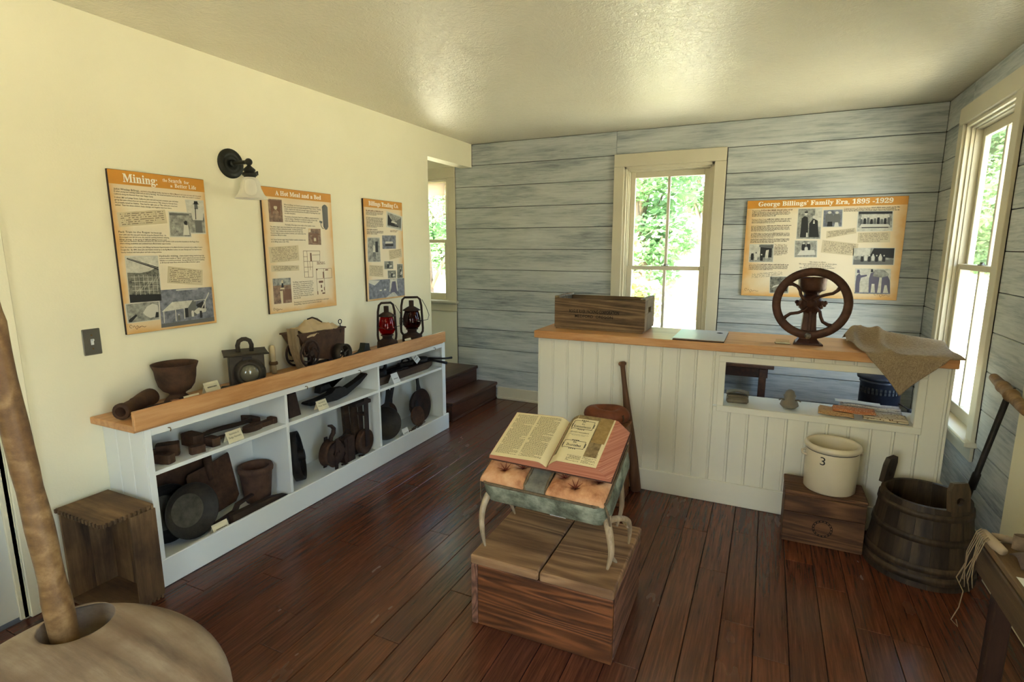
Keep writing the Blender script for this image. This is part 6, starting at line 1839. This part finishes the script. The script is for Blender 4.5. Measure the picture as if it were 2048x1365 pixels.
for a in EAR:
    R = RT - .002
    out = [(-.046 + .0, -.05), (.046, -.05), (.046, .07), (.038, .085), (-.038, .085), (-.046, .07)]
    o16 = []
    for k in range(16):
        th = 2 * PI * k / 16
        c, s_ = math.cos(th), math.sin(th)
        m = 1 / max(abs(c) / .046, abs(s_) / (.08 if s_ > 0 else .05))
        o16.append((c * m, s_ * m))
    i16 = [(.019 * math.cos(2 * PI * k / 16) + (.0), .019 * math.sin(2 * PI * k / 16) - .002) for k in range(16)]
    MB().ring(o16, i16, -.011, .011, RZ(a) @ T(R - .004, 0, BH + .045) @ RY(-.12) @ Matrix(((0, 0, 1, 0), (1, 0, 0, 0), (0, 1, 0, 0), (0, 0, 0, 1)))).build('pierced_ear', M['stave'], r)
def hoop(z0, z1, th, mat):
    f = lambda z: RB + (RT - RB) * z / BH
    MB().lathe([(f(z0) + .0005, z0), (f(z0) + th, z0), (f(z1) + th, z1), (f(z1) + .0005, z1)], 40).build('hoop', M[mat], r)
hoop(.028, .062, .005, 'stave'); hoop(.075, .105, .004, 'stave'); hoop(.205, .235, .005, 'stave'); hoop(.318, .345, .005, 'stave')
MB().lathe([(.0001, .03), (RB - .022, .03), (RB - .022, .045), (.0001, .045)], 32).build('tub_bottom', M['stave'], r)

# T-handled auger leaning in the corner
r = thing('t_handle_auger', 'iron auger rod with a turned wooden T handle leaning by the window', 'auger', (3.61, 3.255, 0))
def L2(p): return (p[0] - 3.61, p[1] - 3.255, p[2])
p0, p1 = Vector((3.622, 3.262, .004)), Vector((3.682, 3.01, .885))
dv = (p1 - p0)
at = lambda k: tuple(p0 + dv * k)
MB().tube([L2(at(0)), L2(at(.03)), L2(at(.42)), L2(at(.425)), L2(at(.52)), L2(at(.525)), L2(at(1.0))], [.003, .012, .012, .0175, .0165, .0125, .0125], 12).build('rod', M['iron'], r)
h0, h1 = Vector((3.69, 3.235, .915)), Vector((3.668, 2.76, .868))
hd = h1 - h0
pts = [tuple(Vector(L2(tuple(h0 + hd * k)))) for k in (0, .02, .1, .28, .3, .34, .36, .52, .54, .58, .6, .9, .98, 1)]
MB().tube(pts, [.012, .0195, .021, .023, .028, .028, .0255, .0265, .03, .03, .024, .022, .02, .012], 16).build('wooden_handle', M['pole'], r)
MB().cyl(L2((3.684, 2.99, .87)), L2((3.69, 2.985, .92)), .006, .005, 8).build('peg', M['iron'], r)

# bench at the right with leather goods
r = thing('rough_bench', 'rough wooden bench frame by the right wall', 'bench', (3.53, 1.45, 0))
BNH = .60
MB().bb(-.155, .14, -.55, .645, BNH - .022, BNH, .003).build('bench_top', M['bench'], r)
MB().bb(-.162, -.132, -.556, .652, BNH - .115, BNH - .0225, .004).build('front_apron', M['bench'], r)
MB().bb(.125, .15, -.556, .652, BNH - .115, BNH - .0225, .004).build('back_apron', M['bench'], r)
MB().bb(-.131, .124, .622, .652, BNH - .115, BNH - .0225, .004).build('end_apron', M['bench'], r)
for x in (-.125, .085):
    for y in (-.51, .573):
        MB().bb(x, x + .048, y, y + .048, 0, BNH - .0225, .004).build('leg', M['benchleg'], r)
MB().grid(lambda a, b: (-.145 + .27 * a, -.5 + .92 * b, BNH + .0015 + .0012 * math.sin(9 * b + 3 * a)), 10, 20).build('paper_cover', M['cardwhite'], r)
BNZ = BNH + .004
M['hide'] = mat_iron('grey_brown_hide', (66, 52, 42), (112, 92, 76), .8, 0, 14, .35)
r = thing('leather_flap', 'stiff dark leather flap bent over the bench corner', 'leather piece', (3.464, 1.95, BNZ))
def lf(a, b):
    x = -.058 + .23 * a; y = -.045 + .085 * b - .05 * a * (1 - b)
    return (x, y, .006 + .028 * math.sin(PI * b) * (.6 + .4 * math.sin(4 * a)) + .02 * a + .006 * math.sin(14 * a))
solid(MB().grid(lf, 18, 10).build('flap', M['hide'], r), .005)
MB().cyl((-.04, -.035, .012), (-.04, -.035, .03), .008, .008, 10).build('rivet', M['iron'], r)
r = thing('leather_strap_loop', 'wide tan leather strap curled in a loop on the bench', 'leather strap', (3.515, 2.045, BNZ + .002))
lp = []
for k in range(25):
    a = PI * 2 * k / 24
    lp.append((.085 * math.cos(a), .022 * math.sin(a)))
mb = MB().ring([(x * 1.03, y * 1.03) for x, y in lp[:24]], [(x, y) for x, y in lp[:24]], 0, .045, T(0, 0, .001))
mb.build('strap', mat_iron('tan_strap', (96, 78, 58), (144, 122, 96), .8, 0, 12, .3), r)
r = thing('rawhide_roll', 'pale rolled rawhide tied with twine at the bench corner', 'rawhide roll', (3.395, 2.075, BNZ))
MB().tube([(-.022, .018, .017), (-.020, -.02, .0175), (-.016, -.06, .017), (-.008, -.095, .016)], [.012, .015, .016, .013], 12).build('roll', mat_plain('pale_rawhide', (168, 148, 120), .8), r)
MB().tube([(-.004, .014, .013), (.02, .010, .013), (.045, .006, .012)], [.010, .012, .011], 10).build('roll', mat_plain('pale_rawhide_b', (158, 138, 112), .8), r)
tw = MB()
g = random.Random(8)
for k in range(7):
    y = .016 - .012 * k
    e = -.046
    tw.tube([(-.03, y, .03), (e + .006, y + .002, .018), (e, y + .003, -.01), (e - .006 + g.uniform(-.006, .004), y + .008, -.06), (e - .012 + g.uniform(-.008, .006), y + .012, -.11 - .012 * (k % 3)), (e - .02 + .003 * k, y + .014, -.15 - .02 * (k % 2))], .0015, 5)
tw.tube([(-.056, .02, -.1), (-.07, .03, -.16), (-.05, .02, -.2), (-.055, .02, -.26), (-.07, .02, -.31), (-.05, .02, -.33), (-.06, .01, -.30)], .0016, 5)
tw.build('hanging_twine', mat_plain('twine', (142, 122, 92), .9), r)

# old box by the near end of the shelf: one side half open
r = thing('finger_joint_crate', 'old wooden finger-jointed crate on end by the white shelf', 'crate', (.21, 1.213, 0))
cx0, cx1, cy0, cy1, chh = -.165, .162, -.098, .098, .437
def fingers(mb, x, y0, y1, z0, z1, n, dx):
    for k in range(n):
        a = y0 + (y1 - y0) * (k + .15) / n
        b = y0 + (y1 - y0) * (k + .62) / n
        mb.bb(x, x + dx, a, b, z0, z1)
tp = MB().bb(cx0, cx1, cy0 - .008, cy1, chh - .016, chh, .001)
fingers(tp, cx1, cy0 - .006, cy1, chh - .016, chh, 11, .010)
tp2 = tp
for k in range(13):
    a = cx0 + (cx1 - cx0) * (k + .2) / 13
    tp2.bb(a, a + (cx1 - cx0) / 13 * .5, cy0 - .016, cy0 - .008, chh - .016, chh)
tp2.build('top_board', M['crateH'], r)
bm_ = MB().bb(cx0, cx1, cy0, cy1, 0, .016, .001)
fingers(bm_, cx1, cy0 + .09, cy1, 0, .016, 6, .008)
bm_.build('bottom_board', M['crateH'], r)
for y0, y1 in ((cy0, -.003), (-.002, cy1)): MB().bb(cx0, cx0 + .013, y0, y1, .017, chh - .017, .001).build('side_board', M['crate'], r)
MB().bb(cx1 - .002, cx1 + .011, -.005, cy1, .017, chh - .017, .001).build('side_board', M['crate'], r)
for x0, x1 in ((cx0 + .014, -.03), (-.029, cx1 - .003)): MB().bb(x0, x1, cy1 - .014, cy1, .017, chh - .017, .001).build('back_board', M['crate'], r)

# great wooden mortar and its pestle pole
MRX, MRY = 1.215, .536
r = thing('wooden_mortar', 'huge smooth weathered tree-stump mortar with a hole in its top', 'mortar', (MRX, MRY, 0))
hx_, hy_, hr = -.262, .20, .09           # hole, off centre
ZS, ZT = .334, .457
def mort(a, b):
    th = 2 * PI * a
    if b < .35:
        u = b / .35
        R = .37 + .02 * math.sin(u * PI / 2); z = ZS * u
        c = (0, 0)
    elif b < .9:
        u = (b - .35) / .55
        R = hr + (.39 - hr) * math.cos(u * PI / 2) ** 1.42
        z = ZS + (ZT - ZS) * math.sin(u * PI / 2)
        c = (hx_ * u, hy_ * u)
    else:
        u = (b - .9) / .1
        R = hr - .006 * u; z = ZT - .22 * u - .004
        c = (hx_, hy_)
    wob = 1 + (.006 * math.sin(3 * th) if b < .8 else 0)
    return (c[0] + R * wob * math.cos(th), c[1] + R * wob * math.sin(th), z)
mb = MB().grid(mort, 72, 80)
mb.lathe([(.0001, ZT - .224), (hr - .006, ZT - .224)], 24, T(hx_, hy_, 0))
mb.lathe([(.0001, .0), (.37, .0)], 40)
mb.build('stump', M['stump'], r)
MB().lathe([(.0001, .0), (.006, .0), (.008, .001)], 10, T(.215, .235, .388) @ RX(-.3) @ RY(.5)).build('drying_check', M['g1'], r)
r = thing('pestle_pole', 'long peeled pole standing in the mortar hole', 'pestle', (.945, .715, .236))
pp = [(0, 0, 0), (-.008, -.006, .2), (-.026, -.012, .47), (-.065, -.015, .745), (-.105, -.015, 1.05), (-.125, -.015, 1.2), (-.15, -.015, 1.45)]
pth, prr = smooth_path(pp, [.032, .034, .032, .0305, .030, .029, .028], 5)
prr = [q * (1 + .05 * math.sin(i * 1.3) + (.06 if i % 7 == 0 else 0)) for i, q in enumerate(prr)]
MB().tube(pth, prr, 18).build('pole', M['pole'], r)

# ================================================================== pieces of parts go one level deeper
def base(n):
    return n.rsplit('.', 1)[0] if n[-3:].isdigit() and '.' in n else n
SUB = {'grain_mill': {'spoke': 'flywheel_rim', 'hub': 'flywheel_rim', 'crank_knob': 'flywheel_rim', 'wing_nut': 'grinding_head'},
       'wall_sconce': {'thumb_screw': 'shade_holder'}, 'signal_lamp': {'lens': 'lens_ring', 'hinge_plate': 'lamp_body', 'handle': 'lid'},
       'antler_footstool': {'tuft_pleat': 'tufted_cushion', 'antler_tine': 'antler_leg'},
       'open_bible': {'sheet_lettering': 'loose_sheet', 'sheet_ornament': 'loose_sheet', 'page_print': ('left_page', 'right_page')},
       'label_card': {'print': 'card_face'}, 'fruit_crate': {'stencil_lettering': 'side_board'}, 'railroad_lantern': {'burner': 'fuel_tank', 'bail': 'side_tube'},
       'stoneware_crock': {'painted_numeral': 'crock_body', 'glaze_line': 'crock_body'},
       'interpretive_panel': {'title_lettering': 'header_band', 'heading_text': 'printed_face', 'body_text': 'printed_face', 'quote_text': 'printed_face', 'photo': 'printed_face', 'fine_print': 'printed_face', 'handwritten_note': 'printed_face', 'corner_flourish': 'printed_face', 'printed_sconce': 'printed_face', 'printed_candle_arm': 'printed_face', 'printed_stove': 'printed_face', 'printed_floor_plan': 'printed_face'},
       'display_shelf': {'cup_hook': 'face_rail'}, 'heating_stove': {'vent_slot': 'stove_body', 'handle_ball': 'handle_rod'}, 'light_switch': {'screw': 'switch_plate', 'toggle': 'switch_plate'},
       'catcher_mitt': {'lacing': 'padding'}, 'crock_box': {'round_stamp': 'front_board'}, 'gold_pan': {'scoured_bottom': 'pan'}, 'riffle_plate': {'pierced_hole': 'plate'},
       'leather_flap': {'rivet': 'flap'}, 'grey_portfolio': {'emblem': 'front_cover'}, 'hand_drill_bar': {'copper_band': 'bar'}, 'acrylic_card_holder': {'print': 'card'}}
def centre(o):
    b = [Vector(c) for c in o.bound_box]
    return o.matrix_local @ (sum(b, Vector()) / 8)
bpy.context.view_layer.update()
for root in [o for o in bpy.data.objects if o.parent is None and o.type == 'EMPTY']:
    rule = SUB.get(base(root.name))
    if not rule: continue
    kids = list(root.children)
    for ch in kids:
        want = rule.get(base(ch.name))
        if not want: continue
        want = want if isinstance(want, tuple) else (want,)
        cand = [k for k in kids if base(k.name) in want and k is not ch]
        if not cand: continue
        par = min(cand, key=lambda k: (centre(k) - centre(ch)).length)
        ml = ch.matrix_local.copy()
        ch.parent = par
        ch.matrix_parent_inverse = Matrix.Identity(4)
        ch.matrix_local = par.matrix_local.inverted() @ ml
